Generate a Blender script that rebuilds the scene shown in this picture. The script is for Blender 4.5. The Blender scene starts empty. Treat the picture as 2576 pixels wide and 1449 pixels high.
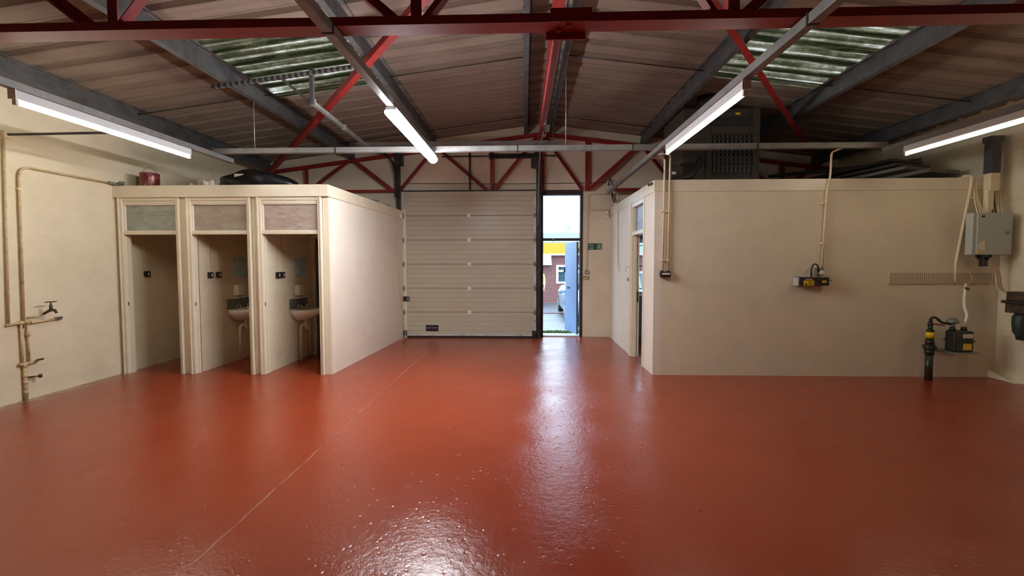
import bpy, bmesh, math, random
from mathutils import Vector, Matrix
random.seed(7)
PI = math.pi
S = bpy.context.scene
COL = S.collection

# ------------------------------------------------------------------ materials
def new_mat(name):
    m = bpy.data.materials.new(name); m.use_nodes = True
    nt = m.node_tree; nt.nodes.clear()
    out = nt.nodes.new('ShaderNodeOutputMaterial')
    return m, nt, out
def N(nt, t, **kw):
    n = nt.nodes.new(t)
    for k, v in kw.items():
        if k in n.inputs: n.inputs[k].default_value = v
        else: setattr(n, k, v)
    return n
def L(nt, a, b): nt.links.new(a, b)
def c4(c): return (c[0], c[1], c[2], 1.0)
def srgb(r, g, b):
    f = lambda v: (v/255/12.92) if v/255 <= 0.04045 else ((v/255+0.055)/1.055)**2.4
    return (f(r), f(g), f(b))
def dim(c, f): return tuple(x*f for x in c)
def ramp(nt, src, stops):
    r = N(nt, 'ShaderNodeValToRGB')
    e = r.color_ramp.elements
    while len(e) < len(stops): e.new(0.5)
    for i, (p, c) in enumerate(stops):
        e[i].position = p; e[i].color = c4(c) if not isinstance(c, (int, float)) else (c, c, c, 1)
    L(nt, src, r.inputs['Fac']); return r
def coords(nt, scale=(1, 1, 1), rot=(0, 0, 0)):
    g = N(nt, 'ShaderNodeNewGeometry'); mp = N(nt, 'ShaderNodeMapping')
    mp.inputs['Scale'].default_value = scale; mp.inputs['Rotation'].default_value = rot
    L(nt, g.outputs['Position'], mp.inputs['Vector']); return mp.outputs['Vector']
def mixc(nt, fac, a, b, mode='MIX'):
    m = N(nt, 'ShaderNodeMix', data_type='RGBA', blend_type=mode)
    for s, v in ((m.inputs[0], fac), (m.inputs[6], a), (m.inputs[7], b)):
        if isinstance(v, (int, float)): s.default_value = v
        elif isinstance(v, tuple): s.default_value = c4(v)
        else: L(nt, v, s)
    return m.outputs[2]
def mathn(nt, op, a, b=None, clamp=False):
    m = N(nt, 'ShaderNodeMath', operation=op, use_clamp=clamp)
    for i, v in enumerate((a, b)):
        if v is None: continue
        if isinstance(v, (int, float)): m.inputs[i].default_value = v
        else: L(nt, v, m.inputs[i])
    return m.outputs[0]

def simple(name, col, rough=0.6, metal=0.0, var=0.12, vscale=6.0, bump=0.0, bscale=40.0, spec=0.5, dirt=None, dscale=2.0, stretch=(1, 1, 1)):
    """painted / metal surface with a little mottling, wear and relief"""
    m, nt, out = new_mat(name)
    p = N(nt, 'ShaderNodeBsdfPrincipled'); p.inputs['Roughness'].default_value = rough
    p.inputs['Metallic'].default_value = metal; p.inputs['Specular IOR Level'].default_value = spec
    v = coords(nt, stretch)
    n = N(nt, 'ShaderNodeTexNoise', Scale=vscale, Detail=5.0, Roughness=0.6); L(nt, v, n.inputs['Vector'])
    lo = tuple(x*(1-var) for x in col); hi = tuple(min(1, x*(1+var)) for x in col)
    colr = ramp(nt, n.outputs['Fac'], [(0.3, lo), (0.7, hi)]).outputs['Color']
    if dirt:
        d = N(nt, 'ShaderNodeTexNoise', Scale=dscale, Detail=8.0, Roughness=0.7); L(nt, v, d.inputs['Vector'])
        f = ramp(nt, d.outputs['Fac'], [(0.52, 0.0), (0.72, 1.0)]).outputs['Color']
        colr = mixc(nt, f, colr, dirt)
    L(nt, colr, p.inputs['Base Color'])
    if bump:
        b = N(nt, 'ShaderNodeTexNoise', Scale=bscale, Detail=6.0); L(nt, v, b.inputs['Vector'])
        bn = N(nt, 'ShaderNodeBump', Strength=bump, Distance=0.01); L(nt, b.outputs['Fac'], bn.inputs['Height'])
        L(nt, bn.outputs['Normal'], p.inputs['Normal'])
    L(nt, p.outputs[0], out.inputs[0]); return m

CREAM = srgb(226, 215, 188)
def brickwall(name, col, mortar, axes, bw, bh, msize=0.012, strength=0.5, rough=0.55, col2=None, dirt=None, noise_b=0.3, fade=False, wobble=0.012):
    """masonry, painted (col == mortar) or bare: axes = which world axes run along and up the wall"""
    m, nt, out = new_mat(name)
    p = N(nt, 'ShaderNodeBsdfPrincipled'); p.inputs['Roughness'].default_value = rough
    g = N(nt, 'ShaderNodeNewGeometry'); sx = N(nt, 'ShaderNodeSeparateXYZ'); L(nt, g.outputs['Position'], sx.inputs[0])
    cb = N(nt, 'ShaderNodeCombineXYZ'); L(nt, sx.outputs[axes[0]], cb.inputs[0]); L(nt, sx.outputs[axes[1]], cb.inputs[1])
    wob = N(nt, 'ShaderNodeTexNoise', Scale=3.0, Detail=3.0); L(nt, g.outputs['Position'], wob.inputs['Vector'])
    add = N(nt, 'ShaderNodeVectorMath', operation='MULTIPLY_ADD'); L(nt, wob.outputs['Color'], add.inputs[0])
    add.inputs[1].default_value = (wobble, wobble, 0.0); L(nt, cb.outputs[0], add.inputs[2])
    b = N(nt, 'ShaderNodeTexBrick'); L(nt, add.outputs[0], b.inputs['Vector'])
    b.inputs['Scale'].default_value = 1.0; b.inputs['Mortar Size'].default_value = msize
    b.inputs['Mortar Smooth'].default_value = 0.6; b.inputs['Brick Width'].default_value = bw; b.inputs['Row Height'].default_value = bh
    b.inputs['Color1'].default_value = c4(col); b.inputs['Color2'].default_value = c4(col2 or col); b.inputs['Mortar'].default_value = c4(mortar)
    n = N(nt, 'ShaderNodeTexNoise', Scale=2.2, Detail=6.0, Roughness=0.65); L(nt, g.outputs['Position'], n.inputs['Vector'])
    f = ramp(nt, n.outputs['Fac'], [(0.3, (0.9, 0.88, 0.84)), (0.7, (1.04, 1.04, 1.04))])
    colr = mixc(nt, 1.0, b.outputs['Color'], f.outputs['Color'], 'MULTIPLY')
    if dirt:
        d = N(nt, 'ShaderNodeTexNoise', Scale=1.3, Detail=8.0, Roughness=0.75); L(nt, g.outputs['Position'], d.inputs['Vector'])
        df = ramp(nt, d.outputs['Fac'], [(0.58, 0.0), (0.8, 0.7)]).outputs['Color']
        colr = mixc(nt, df, colr, dirt)
    L(nt, colr, p.inputs['Base Color'])
    fine = N(nt, 'ShaderNodeTexNoise', Scale=35.0, Detail=5.0); L(nt, g.outputs['Position'], fine.inputs['Vector'])
    h = mathn(nt, 'MULTIPLY_ADD', fine.outputs['Fac'], noise_b); nt.nodes[-1].inputs[2].default_value = 0.0
    inv = mathn(nt, 'SUBTRACT', 1.0, b.outputs['Fac'])
    hh = mathn(nt, 'ADD', h, inv)
    if fade:
        hh = mathn(nt, 'MULTIPLY', hh, ramp(nt, mathn(nt, 'DIVIDE', sx.outputs['Z'], 4.0), [(0.25, 1.0), (0.62, 0.12)]).outputs['Color'])
    bn = N(nt, 'ShaderNodeBump', Strength=strength, Distance=0.006); L(nt, hh, bn.inputs['Height'])
    L(nt, bn.outputs['Normal'], p.inputs['Normal'])
    L(nt, p.outputs[0], out.inputs[0]); return m

def floor_material():
    m, nt, out = new_mat('red_floor_paint')
    p = N(nt, 'ShaderNodeBsdfPrincipled')
    g = N(nt, 'ShaderNodeNewGeometry'); P = g.outputs['Position']
    sx = N(nt, 'ShaderNodeSeparateXYZ'); L(nt, P, sx.inputs[0])
    n1 = N(nt, 'ShaderNodeTexNoise', Scale=0.9, Detail=8.0, Roughness=0.65); L(nt, P, n1.inputs['Vector'])
    base = ramp(nt, n1.outputs['Fac'], [(0.3, (0.265, 0.039, 0.0135)), (0.7, (0.31, 0.047, 0.0165))]).outputs['Color']
    # worn streaks
    mp = N(nt, 'ShaderNodeMapping'); mp.inputs['Scale'].default_value = (6, 1.2, 1); mp.inputs['Rotation'].default_value = (0, 0, 0.5); L(nt, P, mp.inputs['Vector'])
    n2 = N(nt, 'ShaderNodeTexNoise', Scale=2.0, Detail=8.0, Roughness=0.8); L(nt, mp.outputs[0], n2.inputs['Vector'])
    base = mixc(nt, ramp(nt, n2.outputs['Fac'], [(0.62, 0.0), (0.85, 0.35)]).outputs['Color'], base, (0.16, 0.024, 0.012))
    # dark flecks
    v1 = N(nt, 'ShaderNodeTexVoronoi', Scale=2.3); L(nt, P, v1.inputs['Vector'])
    fl = ramp(nt, v1.outputs['Distance'], [(0.022, 1.0), (0.034, 0.0)]).outputs['Color']
    base = mixc(nt, mathn(nt, 'MULTIPLY', fl, 0.75), base, (0.05, 0.014, 0.01))
    # joint scored along the floor, pale with dust
    wn = N(nt, 'ShaderNodeTexNoise', Scale=5.0, Detail=5.0); L(nt, P, wn.inputs['Vector'])
    off = mathn(nt, 'MULTIPLY', mathn(nt, 'SUBTRACT', wn.outputs['Fac'], 0.5), 0.05)
    d = mathn(nt, 'ABSOLUTE', mathn(nt, 'ADD', mathn(nt, 'ADD', sx.outputs['X'], 1.80), off))
    line = ramp(nt, d, [(0.002, 1.0), (0.006, 0.0)]).outputs['Color']
    brk = N(nt, 'ShaderNodeTexNoise', Scale=7.0, Detail=4.0); L(nt, P, brk.inputs['Vector'])
    lm = mathn(nt, 'MULTIPLY', line, ramp(nt, brk.outputs['Fac'], [(0.36, 0.1), (0.6, 0.8)]).outputs['Color'])
    base = mixc(nt, lm, base, (0.55, 0.33, 0.25))
    # pale scuffs
    mp3 = N(nt, 'ShaderNodeMapping'); mp3.inputs['Scale'].default_value = (2.0, 7.0, 1); mp3.inputs['Rotation'].default_value = (0, 0, 0.9); L(nt, P, mp3.inputs['Vector'])
    n4 = N(nt, 'ShaderNodeTexNoise', Scale=3.1, Detail=10.0, Roughness=0.75); L(nt, mp3.outputs[0], n4.inputs['Vector'])
    base = mixc(nt, ramp(nt, n4.outputs['Fac'], [(0.76, 0.0), (0.80, 0.4)]).outputs['Color'], base, (0.5, 0.22, 0.15))
    # flaked white paint and dirt beside the left wall
    wl = ramp(nt, mathn(nt, 'ADD', sx.outputs['X'], 5.95), [(0.0, 1.0), (0.30, 0.0)]).outputs['Color']
    n5 = N(nt, 'ShaderNodeTexNoise', Scale=6.0, Detail=8.0, Roughness=0.8); L(nt, P, n5.inputs['Vector'])
    wf = mathn(nt, 'MULTIPLY', wl, ramp(nt, n5.outputs['Fac'], [(0.46, 0.0), (0.56, 1.0)]).outputs['Color'])
    base = mixc(nt, mathn(nt, 'MULTIPLY', wf, 0.9), base, (0.42, 0.34, 0.25))
    L(nt, base, p.inputs['Base Color'])
    rr = ramp(nt, n1.outputs['Fac'], [(0.3, 0.17), (0.7, 0.24)]).outputs['Color']
    L(nt, rr, p.inputs['Roughness'])
    p.inputs['IOR'].default_value = 1.5; p.inputs['Specular IOR Level'].default_value = 0.5
    # pitted screed under the gloss paint
    b1 = N(nt, 'ShaderNodeTexNoise', Scale=24.0, Detail=6.0, Roughness=0.6); L(nt, P, b1.inputs['Vector'])
    b2 = N(nt, 'ShaderNodeTexNoise', Scale=90.0, Detail=3.0, Roughness=0.5); L(nt, P, b2.inputs['Vector'])
    pit = N(nt, 'ShaderNodeTexVoronoi', Scale=14.0); L(nt, P, pit.inputs['Vector'])
    pitm = ramp(nt, pit.outputs['Distance'], [(0.06, 0.0), (0.20, 1.0)]).outputs['Color']
    patch = N(nt, 'ShaderNodeTexNoise', Scale=1.1, Detail=4.0); L(nt, P, patch.inputs['Vector'])
    pm = ramp(nt, patch.outputs['Fac'], [(0.38, 0.3), (0.66, 1.0)]).outputs['Color']
    hh = mathn(nt, 'ADD', mathn(nt, 'MULTIPLY', b1.outputs['Fac'], 0.9), mathn(nt, 'MULTIPLY', b2.outputs['Fac'], 0.22))
    hh = mathn(nt, 'ADD', hh, mathn(nt, 'MULTIPLY', pitm, 0.55))
    hh = mathn(nt, 'MULTIPLY', hh, pm)
    hh = mathn(nt, 'SUBTRACT', hh, mathn(nt, 'MULTIPLY', line, 0.8))
    bn = N(nt, 'ShaderNodeBump', Strength=0.36, Distance=0.016); L(nt, hh, bn.inputs['Height'])
    L(nt, bn.outputs['Normal'], p.inputs['Normal'])
    L(nt, p.outputs[0], out.inputs[0]); return m

def roof_material():
    m, nt, out = new_mat('whitewashed_fibre_cement')
    p = N(nt, 'ShaderNodeBsdfPrincipled'); p.inputs['Roughness'].default_value = 0.9; p.inputs['Specular IOR Level'].default_value = 0.15
    v = coords(nt, (0.5, 6, 1))
    n = N(nt, 'ShaderNodeTexNoise', Scale=2.0, Detail=8.0, Roughness=0.7); L(nt, v, n.inputs['Vector'])
    col = ramp(nt, n.outputs['Fac'], [(0.3, (0.21, 0.158, 0.122)), (0.7, (0.285, 0.216, 0.172))]).outputs['Color']
    v2 = coords(nt, (1, 1, 1))
    n2 = N(nt, 'ShaderNodeTexNoise', Scale=1.1, Detail=9.0, Roughness=0.75); L(nt, v2, n2.inputs['Vector'])
    col = mixc(nt, ramp(nt, n2.outputs['Fac'], [(0.55, 0.0), (0.78, 0.75)]).outputs['Color'], col, (0.09, 0.06, 0.04))
    # darker lines along the rib edges, a rib every third of a metre
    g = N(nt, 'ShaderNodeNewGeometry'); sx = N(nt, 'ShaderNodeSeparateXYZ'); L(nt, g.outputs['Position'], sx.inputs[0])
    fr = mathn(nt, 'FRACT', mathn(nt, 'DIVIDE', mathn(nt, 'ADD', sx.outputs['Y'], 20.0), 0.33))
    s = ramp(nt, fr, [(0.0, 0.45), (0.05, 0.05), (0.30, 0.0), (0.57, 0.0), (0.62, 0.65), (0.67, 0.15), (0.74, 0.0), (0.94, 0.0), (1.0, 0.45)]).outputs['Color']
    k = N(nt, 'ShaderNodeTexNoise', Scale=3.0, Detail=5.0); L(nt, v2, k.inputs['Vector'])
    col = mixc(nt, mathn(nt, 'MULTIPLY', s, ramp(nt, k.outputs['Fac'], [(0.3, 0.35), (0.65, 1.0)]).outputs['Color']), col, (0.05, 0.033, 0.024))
    L(nt, col, p.inputs['Base Color'])
    L(nt, p.outputs[0], out.inputs[0]); return m

def skylight_material():
    m, nt, out = new_mat('dirty_translucent_sheet')
    v = coords(nt, (0.25, 4.5, 1))
    n = N(nt, 'ShaderNodeTexNoise', Scale=2.4, Detail=7.0, Roughness=0.6); L(nt, v, n.inputs['Vector'])
    v2 = coords(nt, (1, 2, 1))
    n2 = N(nt, 'ShaderNodeTexNoise', Scale=3.5, Detail=9.0, Roughness=0.75); L(nt, v2, n2.inputs['Vector'])
    g = N(nt, 'ShaderNodeNewGeometry'); sx = N(nt, 'ShaderNodeSeparateXYZ'); L(nt, g.outputs['Position'], sx.inputs[0])
    fr = mathn(nt, 'FRACT', mathn(nt, 'DIVIDE', mathn(nt, 'ADD', sx.outputs['Y'], 20.0), 0.33))
    # moss lies in the pans, the ribs stay clearer
    s = ramp(nt, fr, [(0.0, 0.62), (0.10, 0.60), (0.30, 0.30), (0.48, 0.22), (0.62, 0.50), (0.72, 0.72), (0.90, 0.60), (1.0, 0.45)]).outputs['Color']
    mix = mathn(nt, 'ADD', mathn(nt, 'MULTIPLY', n.outputs['Fac'], 0.42), mathn(nt, 'MULTIPLY', n2.outputs['Fac'], 0.26))
    mix = mathn(nt, 'ADD', mix, mathn(nt, 'MULTIPLY', s, 0.38))
    col = ramp(nt, mix, [(0.43, (0.004, 0.004, 0.0015)), (0.51, (0.026, 0.020, 0.009)), (0.565, (0.085, 0.066, 0.040)), (0.64, (0.36, 0.31, 0.24))]).outputs['Color']
    t = N(nt, 'ShaderNodeBsdfTranslucent'); L(nt, col, t.inputs['Color'])
    d = N(nt, 'ShaderNodeBsdfDiffuse'); L(nt, col, d.inputs['Color'])
    ms = N(nt, 'ShaderNodeMixShader'); ms.inputs[0].default_value = 0.25
    L(nt, t.outputs[0], ms.inputs[1]); L(nt, d.outputs[0], ms.inputs[2])
    L(nt, ms.outputs[0], out.inputs[0]); return m

def glass_material(name, tint=(0.93, 0.96, 0.97), gloss=0.08):
    m, nt, out = new_mat(name)
    t = N(nt, 'ShaderNodeBsdfTransparent'); t.inputs[0].default_value = c4(tint)
    gl = N(nt, 'ShaderNodeBsdfGlossy'); gl.inputs['Roughness'].default_value = 0.02
    ms = N(nt, 'ShaderNodeMixShader'); ms.inputs[0].default_value = gloss
    L(nt, t.outputs[0], ms.inputs[1]); L(nt, gl.outputs[0], ms.inputs[2]); L(nt, ms.outputs[0], out.inputs[0]); return m

def emit_material(name, col, strength):
    m, nt, out = new_mat(name)
    e = N(nt, 'ShaderNodeEmission'); e.inputs[0].default_value = c4(col); e.inputs[1].default_value = strength
    L(nt, e.outputs[0], out.inputs[0]); return m

def obscured_glass(name, a, b):
    m, nt, out = new_mat(name)
    p = N(nt, 'ShaderNodeBsdfPrincipled'); p.inputs['Roughness'].default_value = 0.35
    v = coords(nt, (1.6, 1, 5), (0, 0.12, 0))
    n = N(nt, 'ShaderNodeTexNoise', Scale=2.2, Detail=6.0, Roughness=0.65, Distortion=1.2); L(nt, v, n.inputs['Vector'])
    L(nt, ramp(nt, n.outputs['Fac'], [(0.32, a), (0.68, b)]).outputs['Color'], p.inputs['Base Color'])
    L(nt, p.outputs[0], out.inputs[0]); return m

def slotted_metal():
    m, nt, out = new_mat('slotted_cable_tray')
    p = N(nt, 'ShaderNodeBsdfPrincipled'); p.inputs['Roughness'].default_value = 0.5
    g = N(nt, 'ShaderNodeNewGeometry'); sx = N(nt, 'ShaderNodeSeparateXYZ'); L(nt, g.outputs['Position'], sx.inputs[0])
    X = mathn(nt, 'DIVIDE', sx.outputs['X'], 0.028); Z = mathn(nt, 'DIVIDE', sx.outputs['Z'], 0.026)
    odd = mathn(nt, 'MULTIPLY', mathn(nt, 'MODULO', mathn(nt, 'FLOOR', X), 2.0), 0.5)
    fx = mathn(nt, 'FRACT', X); fz = mathn(nt, 'FRACT', mathn(nt, 'ADD', Z, odd))
    a = mathn(nt, 'COMPARE', fx, 0.5); nt.nodes[-1].inputs[2].default_value = 0.2
    b = mathn(nt, 'COMPARE', fz, 0.5); nt.nodes[-1].inputs[2].default_value = 0.27
    f = mathn(nt, 'MULTIPLY', a, b)
    L(nt, mixc(nt, f, srgb(215, 200, 168), (0.10, 0.085, 0.06)), p.inputs['Base Color'])
    L(nt, p.outputs[0], out.inputs[0]); return m

M = {}
M['floor'] = floor_material(); M['roof'] = roof_material(); M['skylight'] = skylight_material()
M['plaster'] = simple('cream_wall_paint', CREAM, 0.55, var=0.05, vscale=2.5, bump=0.25, bscale=45)
M['plaster_old'] = simple('aged_cream_wall_paint', srgb(228, 214, 190), 0.7, var=0.07, vscale=1.6, bump=0.25, bscale=30, dirt=srgb(215, 198, 170), dscale=0.9)
M['plaster_white'] = simple('off_white_wall_paint', srgb(232, 222, 206), 0.5, var=0.04, vscale=2.5, bump=0.25, bscale=45)
M['brick_left'] = brickwall('painted_brick_side', CREAM, CREAM, ('Y', 'Z'), 0.235, 0.078, 0.007, 0.15, fade=True, wobble=0.025, noise_b=0.6, dirt=srgb(190, 165, 120))
M['block'] = brickwall('painted_blockwork', CREAM, tuple(x*0.97 for x in CREAM), ('Y', 'Z'), 0.45, 0.225, 0.008, 0.4)
M['gloss_wood'] = simple('cream_gloss_timber', srgb(226, 215, 190), 0.32, var=0.05, vscale=5, bump=0.08, bscale=25)
M['white_wood'] = simple('white_gloss_timber', srgb(228, 220, 205), 0.35, var=0.05, vscale=5, bump=0.06, bscale=25)
M['grey_paint'] = simple('grey_blue_office_paint', srgb(170, 175, 178), 0.6, var=0.05, vscale=3)
M['red_steel'] = simple('red_oxide_steel', (0.28, 0.017, 0.013), 0.55, var=0.2, vscale=7, bump=0.06, dirt=(0.22, 0.014, 0.010), dscale=3)
M['purlin'] = simple('dusty_galvanised_purlin', (0.095, 0.095, 0.097), 0.6, 0.2, var=0.3, vscale=8, dirt=(0.06, 0.047, 0.036), dscale=3)
M['galv'] = simple('galvanised_steel', (0.36, 0.36, 0.35), 0.5, 0.5, var=0.25, vscale=10, dirt=(0.22, 0.19, 0.15), dscale=5)
M['trunk'] = simple('painted_grey_trunking', (0.22, 0.215, 0.205), 0.5, 0.2, var=0.25, vscale=6, dirt=(0.17, 0.14, 0.115), dscale=3)
M['lamp_body'] = simple('white_enamel', srgb(215, 215, 215), 0.35, var=0.04)
M['black'] = simple('black_plastic', (0.014, 0.013, 0.012), 0.45, var=0.3, vscale=12)
M['black_steel'] = simple('black_door_steel', (0.028, 0.024, 0.022), 0.5, 0.2, var=0.5, vscale=9, dirt=(0.09, 0.075, 0.06), dscale=5)
M['dark_timber'] = simple('dark_stained_timber', (0.035, 0.022, 0.018), 0.5, var=0.4, vscale=8)
M['door_panel'] = simple('sectional_door_skin', srgb(192, 184, 163), 0.38, var=0.04, vscale=2.5, dirt=srgb(190, 178, 148), dscale=1.6)
M['door_stile'] = simple('sectional_door_end_stile', srgb(205, 205, 200), 0.5, 0.1, var=0.12, vscale=9, dirt=srgb(120, 110, 90), dscale=6)
M['white_plastic'] = simple('white_plastic', srgb(232, 228, 215), 0.35, var=0.03)
M['cream_pipe'] = simple('cream_painted_pipe', srgb(226, 210, 176), 0.4, var=0.06, vscale=14)
M['rust_pipe'] = simple('stained_painted_pipe', srgb(208, 186, 142), 0.5, var=0.12, vscale=20, dirt=srgb(150, 120, 75), dscale=14)
M['brass'] = simple('tarnished_brass', (0.10, 0.08, 0.035), 0.45, 0.7, var=0.4, vscale=25)
M['leaf'] = simple('blue_grey_door_paint', dim(srgb(108, 138, 178), 0.78), 0.42, var=0.06, vscale=3)
M['ceramic'] = simple('white_ceramic', srgb(232, 225, 212), 0.12, var=0.02)
M['chrome'] = simple('chrome', (0.6, 0.6, 0.6), 0.15, 1.0, var=0.05)
M['tile'] = brickwall('grey_splash_tile', srgb(120, 125, 118), srgb(90, 90, 85), ('Y', 'Z'), 0.15, 0.15, 0.005, 0.3, rough=0.2)
M['mirror'] = simple('mirror_painted_reflection', (0.46, 0.66, 0.78), 0.3, 0.0, var=0.25, vscale=9)  # matt pale blue painted in place of the mirror's reflection
M['grey_door'] = simple('grey_inner_door', srgb(95, 95, 92), 0.5, var=0.08)
M['brick_red'] = brickwall('red_facing_brick', dim(srgb(128, 50, 44), 0.78), dim(srgb(165, 150, 143), 0.78), ('X', 'Z'), 0.19, 0.066, 0.010, 0.3, rough=0.8, col2=dim(srgb(104, 42, 42), 0.78))
M['yellow'] = simple('yellow_fascia_paint', dim(srgb(205, 152, 6), 0.78), 0.5, var=0.05, vscale=1.5)
M['upvc'] = simple('white_window_plastic', srgb(238, 240, 240), 0.3, var=0.02)
M['dark_glass'] = simple('dark_window_glass', (0.03, 0.06, 0.07), 0.05, var=0.4, vscale=2)
M['pale_roof'] = simple('pale_roof_sheet', dim(srgb(120, 130, 140), 0.78), 0.7, var=0.06, vscale=1.0)
M['tarmac'] = simple('wet_tarmac', dim(srgb(105, 108, 112), 0.78), 0.45, var=0.25, vscale=3, bump=0.4, bscale=60, dirt=dim(srgb(140, 145, 150), 0.78), dscale=1.3, stretch=(0.6, 2.5, 1))
M['tarmac_dark'] = simple('road_asphalt', dim(srgb(74, 77, 82), 0.78), 0.5, var=0.2, vscale=3, bump=0.4, bscale=60, dirt=dim(srgb(100, 104, 110), 0.78), dscale=1.3, stretch=(0.5, 2, 1))
M['concrete'] = simple('pale_concrete', srgb(190, 195, 198), 0.7, var=0.12, vscale=4, bump=0.3, bscale=40)
M['kerb'] = simple('brick_edge_kerb', srgb(120, 92, 95), 0.8, var=0.2, vscale=8)
M['grass'] = simple('mossy_grass', dim(srgb(88, 120, 35), 0.78), 0.9, var=0.4, vscale=15)
M['car'] = simple('silver_blue_car_paint', dim(srgb(170, 190, 212), 0.78), 0.2, 0.4, var=0.03)
M['tyre'] = simple('tyre_rubber', (0.012, 0.012, 0.013), 0.8, var=0.3)
M['hivis'] = simple('hi_vis_yellow_cloth', dim(srgb(215, 240, 130), 0.78), 0.8, var=0.08)
M['reflect'] = simple('silver_reflective_tape', srgb(225, 228, 225), 0.4, var=0.03)
M['skin'] = simple('skin', srgb(205, 150, 125), 0.55, var=0.05)
M['hair'] = simple('dark_hair', (0.03, 0.02, 0.015), 0.7)
M['navy'] = simple('navy_work_trousers', (0.02, 0.025, 0.04), 0.85)
M['glass'] = glass_material('clear_glass')
M['trans1'] = obscured_glass('obscured_glass_greenish', srgb(138, 144, 130), srgb(172, 176, 162))
M['trans2'] = obscured_glass('obscured_glass_brownish', srgb(150, 138, 122), srgb(176, 164, 148))
M['trans3'] = obscured_glass('obscured_glass_pinkish', srgb(156, 138, 126), srgb(190, 172, 160))
M['office_glass'] = obscured_glass('obscured_glass_bluish', srgb(120, 128, 138), srgb(150, 160, 170))
M['sign_green'] = simple('sign_green', srgb(0, 78, 48), 0.4, var=0.03)
M['sign_white'] = simple('sign_white', srgb(225, 235, 225), 0.4, var=0.02)
M['orange'] = simple('sign_orange', srgb(200, 92, 40), 0.5, var=0.05)
M['pale_green'] = simple('sign_pale_green', srgb(178, 190, 130), 0.5, var=0.05)
M['label_yellow'] = simple('label_yellow', srgb(225, 190, 20), 0.5, var=0.06)
M['label_red'] = simple('label_red', srgb(170, 40, 35), 0.5, var=0.06)
M['label_white'] = simple('label_white', srgb(215, 205, 190), 0.5, var=0.05)
M['board_grey'] = simple('grey_enamel_cabinet', srgb(172, 176, 168), 0.4, 0.0, var=0.04, vscale=3)
M['slotted'] = slotted_metal()
def slotted_rail():
    m, nt, out = new_mat('slotted_steel_rail')
    p = N(nt, 'ShaderNodeBsdfPrincipled'); p.inputs['Roughness'].default_value = 0.55
    g = N(nt, 'ShaderNodeNewGeometry'); sx = N(nt, 'ShaderNodeSeparateXYZ'); L(nt, g.outputs['Position'], sx.inputs[0])
    f = mathn(nt, 'LESS_THAN', mathn(nt, 'FRACT', mathn(nt, 'DIVIDE', mathn(nt, 'ADD', sx.outputs['X'], 9.0), 0.075)), 0.55)
    L(nt, mixc(nt, f, (0.16, 0.16, 0.155), (0.03, 0.028, 0.025)), p.inputs['Base Color']); L(nt, p.outputs[0], out.inputs[0]); return m
M['slot_rail'] = slotted_rail()
M['gas_black'] = simple('gas_meter_black', (0.02, 0.02, 0.019), 0.35, var=0.4, vscale=10)
M['gas_pipe'] = simple('dark_green_black_pipe', (0.032, 0.034, 0.018), 0.4, 0.3, var=0.5, vscale=16, dirt=(0.075, 0.06, 0.02), dscale=12)
M['red_lever'] = simple('red_lever', srgb(150, 30, 50), 0.5)
M['grey_metal'] = simple('dull_grey_metal', (0.25, 0.25, 0.22), 0.5, 0.5, var=0.2, vscale=14)
M['brown_box'] = simple('rusty_brown_casing', (0.06, 0.035, 0.016), 0.6, var=0.5, vscale=10)
M['motor_green'] = simple('dark_green_casting', (0.028, 0.042, 0.036), 0.5, var=0.3)
M['heater'] = simple('dusty_brown_cabinet', (0.04, 0.029, 0.02), 0.6, var=0.25, vscale=4, dirt=(0.03, 0.024, 0.018), dscale=2)
M['grille_cell'] = simple('pale_heater_louvre', (0.06, 0.06, 0.055), 0.5, var=0.3, vscale=20)
M['paint_can'] = simple('red_paint_tin', (0.16, 0.022, 0.022), 0.3, 0.3, var=0.5, vscale=14, dirt=(0.35, 0.3, 0.28), dscale=9)
M['olive'] = simple('olive_box', (0.12, 0.11, 0.03), 0.6)
M['bag'] = simple('black_sack', (0.008, 0.008, 0.009), 0.35, var=0.3, bump=0.4, bscale=14)
M['paper'] = simple('crumpled_paper', srgb(200, 190, 175), 0.8, var=0.25, vscale=12)
M['timber'] = simple('weathered_timber', (0.20, 0.17, 0.13), 0.8, var=0.35, vscale=9, stretch=(1, 0.2, 1))
M['timber_dark'] = simple('dark_stacked_sheet', (0.055, 0.05, 0.042), 0.7, var=0.35, vscale=5)
M['sounder'] = simple('white_sounder_plastic', srgb(235, 230, 225), 0.35)
M['twig'] = simple('pale_winter_twig', srgb(185, 185, 188), 0.9)
LAMP = {'left': emit_material('warm_tube_glow', (1.0, 0.93, 0.78), 84.0),
        'led': emit_material('led_diffuser_glow', (0.96, 0.96, 1.0), 205.0),
        'mid': emit_material('tube_glow', (1.0, 0.88, 0.76), 44.0),
        'right': emit_material('dim_warm_tube_glow', (1.0, 0.85, 0.62), 38.0)}

# ------------------------------------------------------------------ mesh helpers
WORLD = {}
def wmat(o): return WORLD.get(o.name, Matrix.Identity(4))

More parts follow.
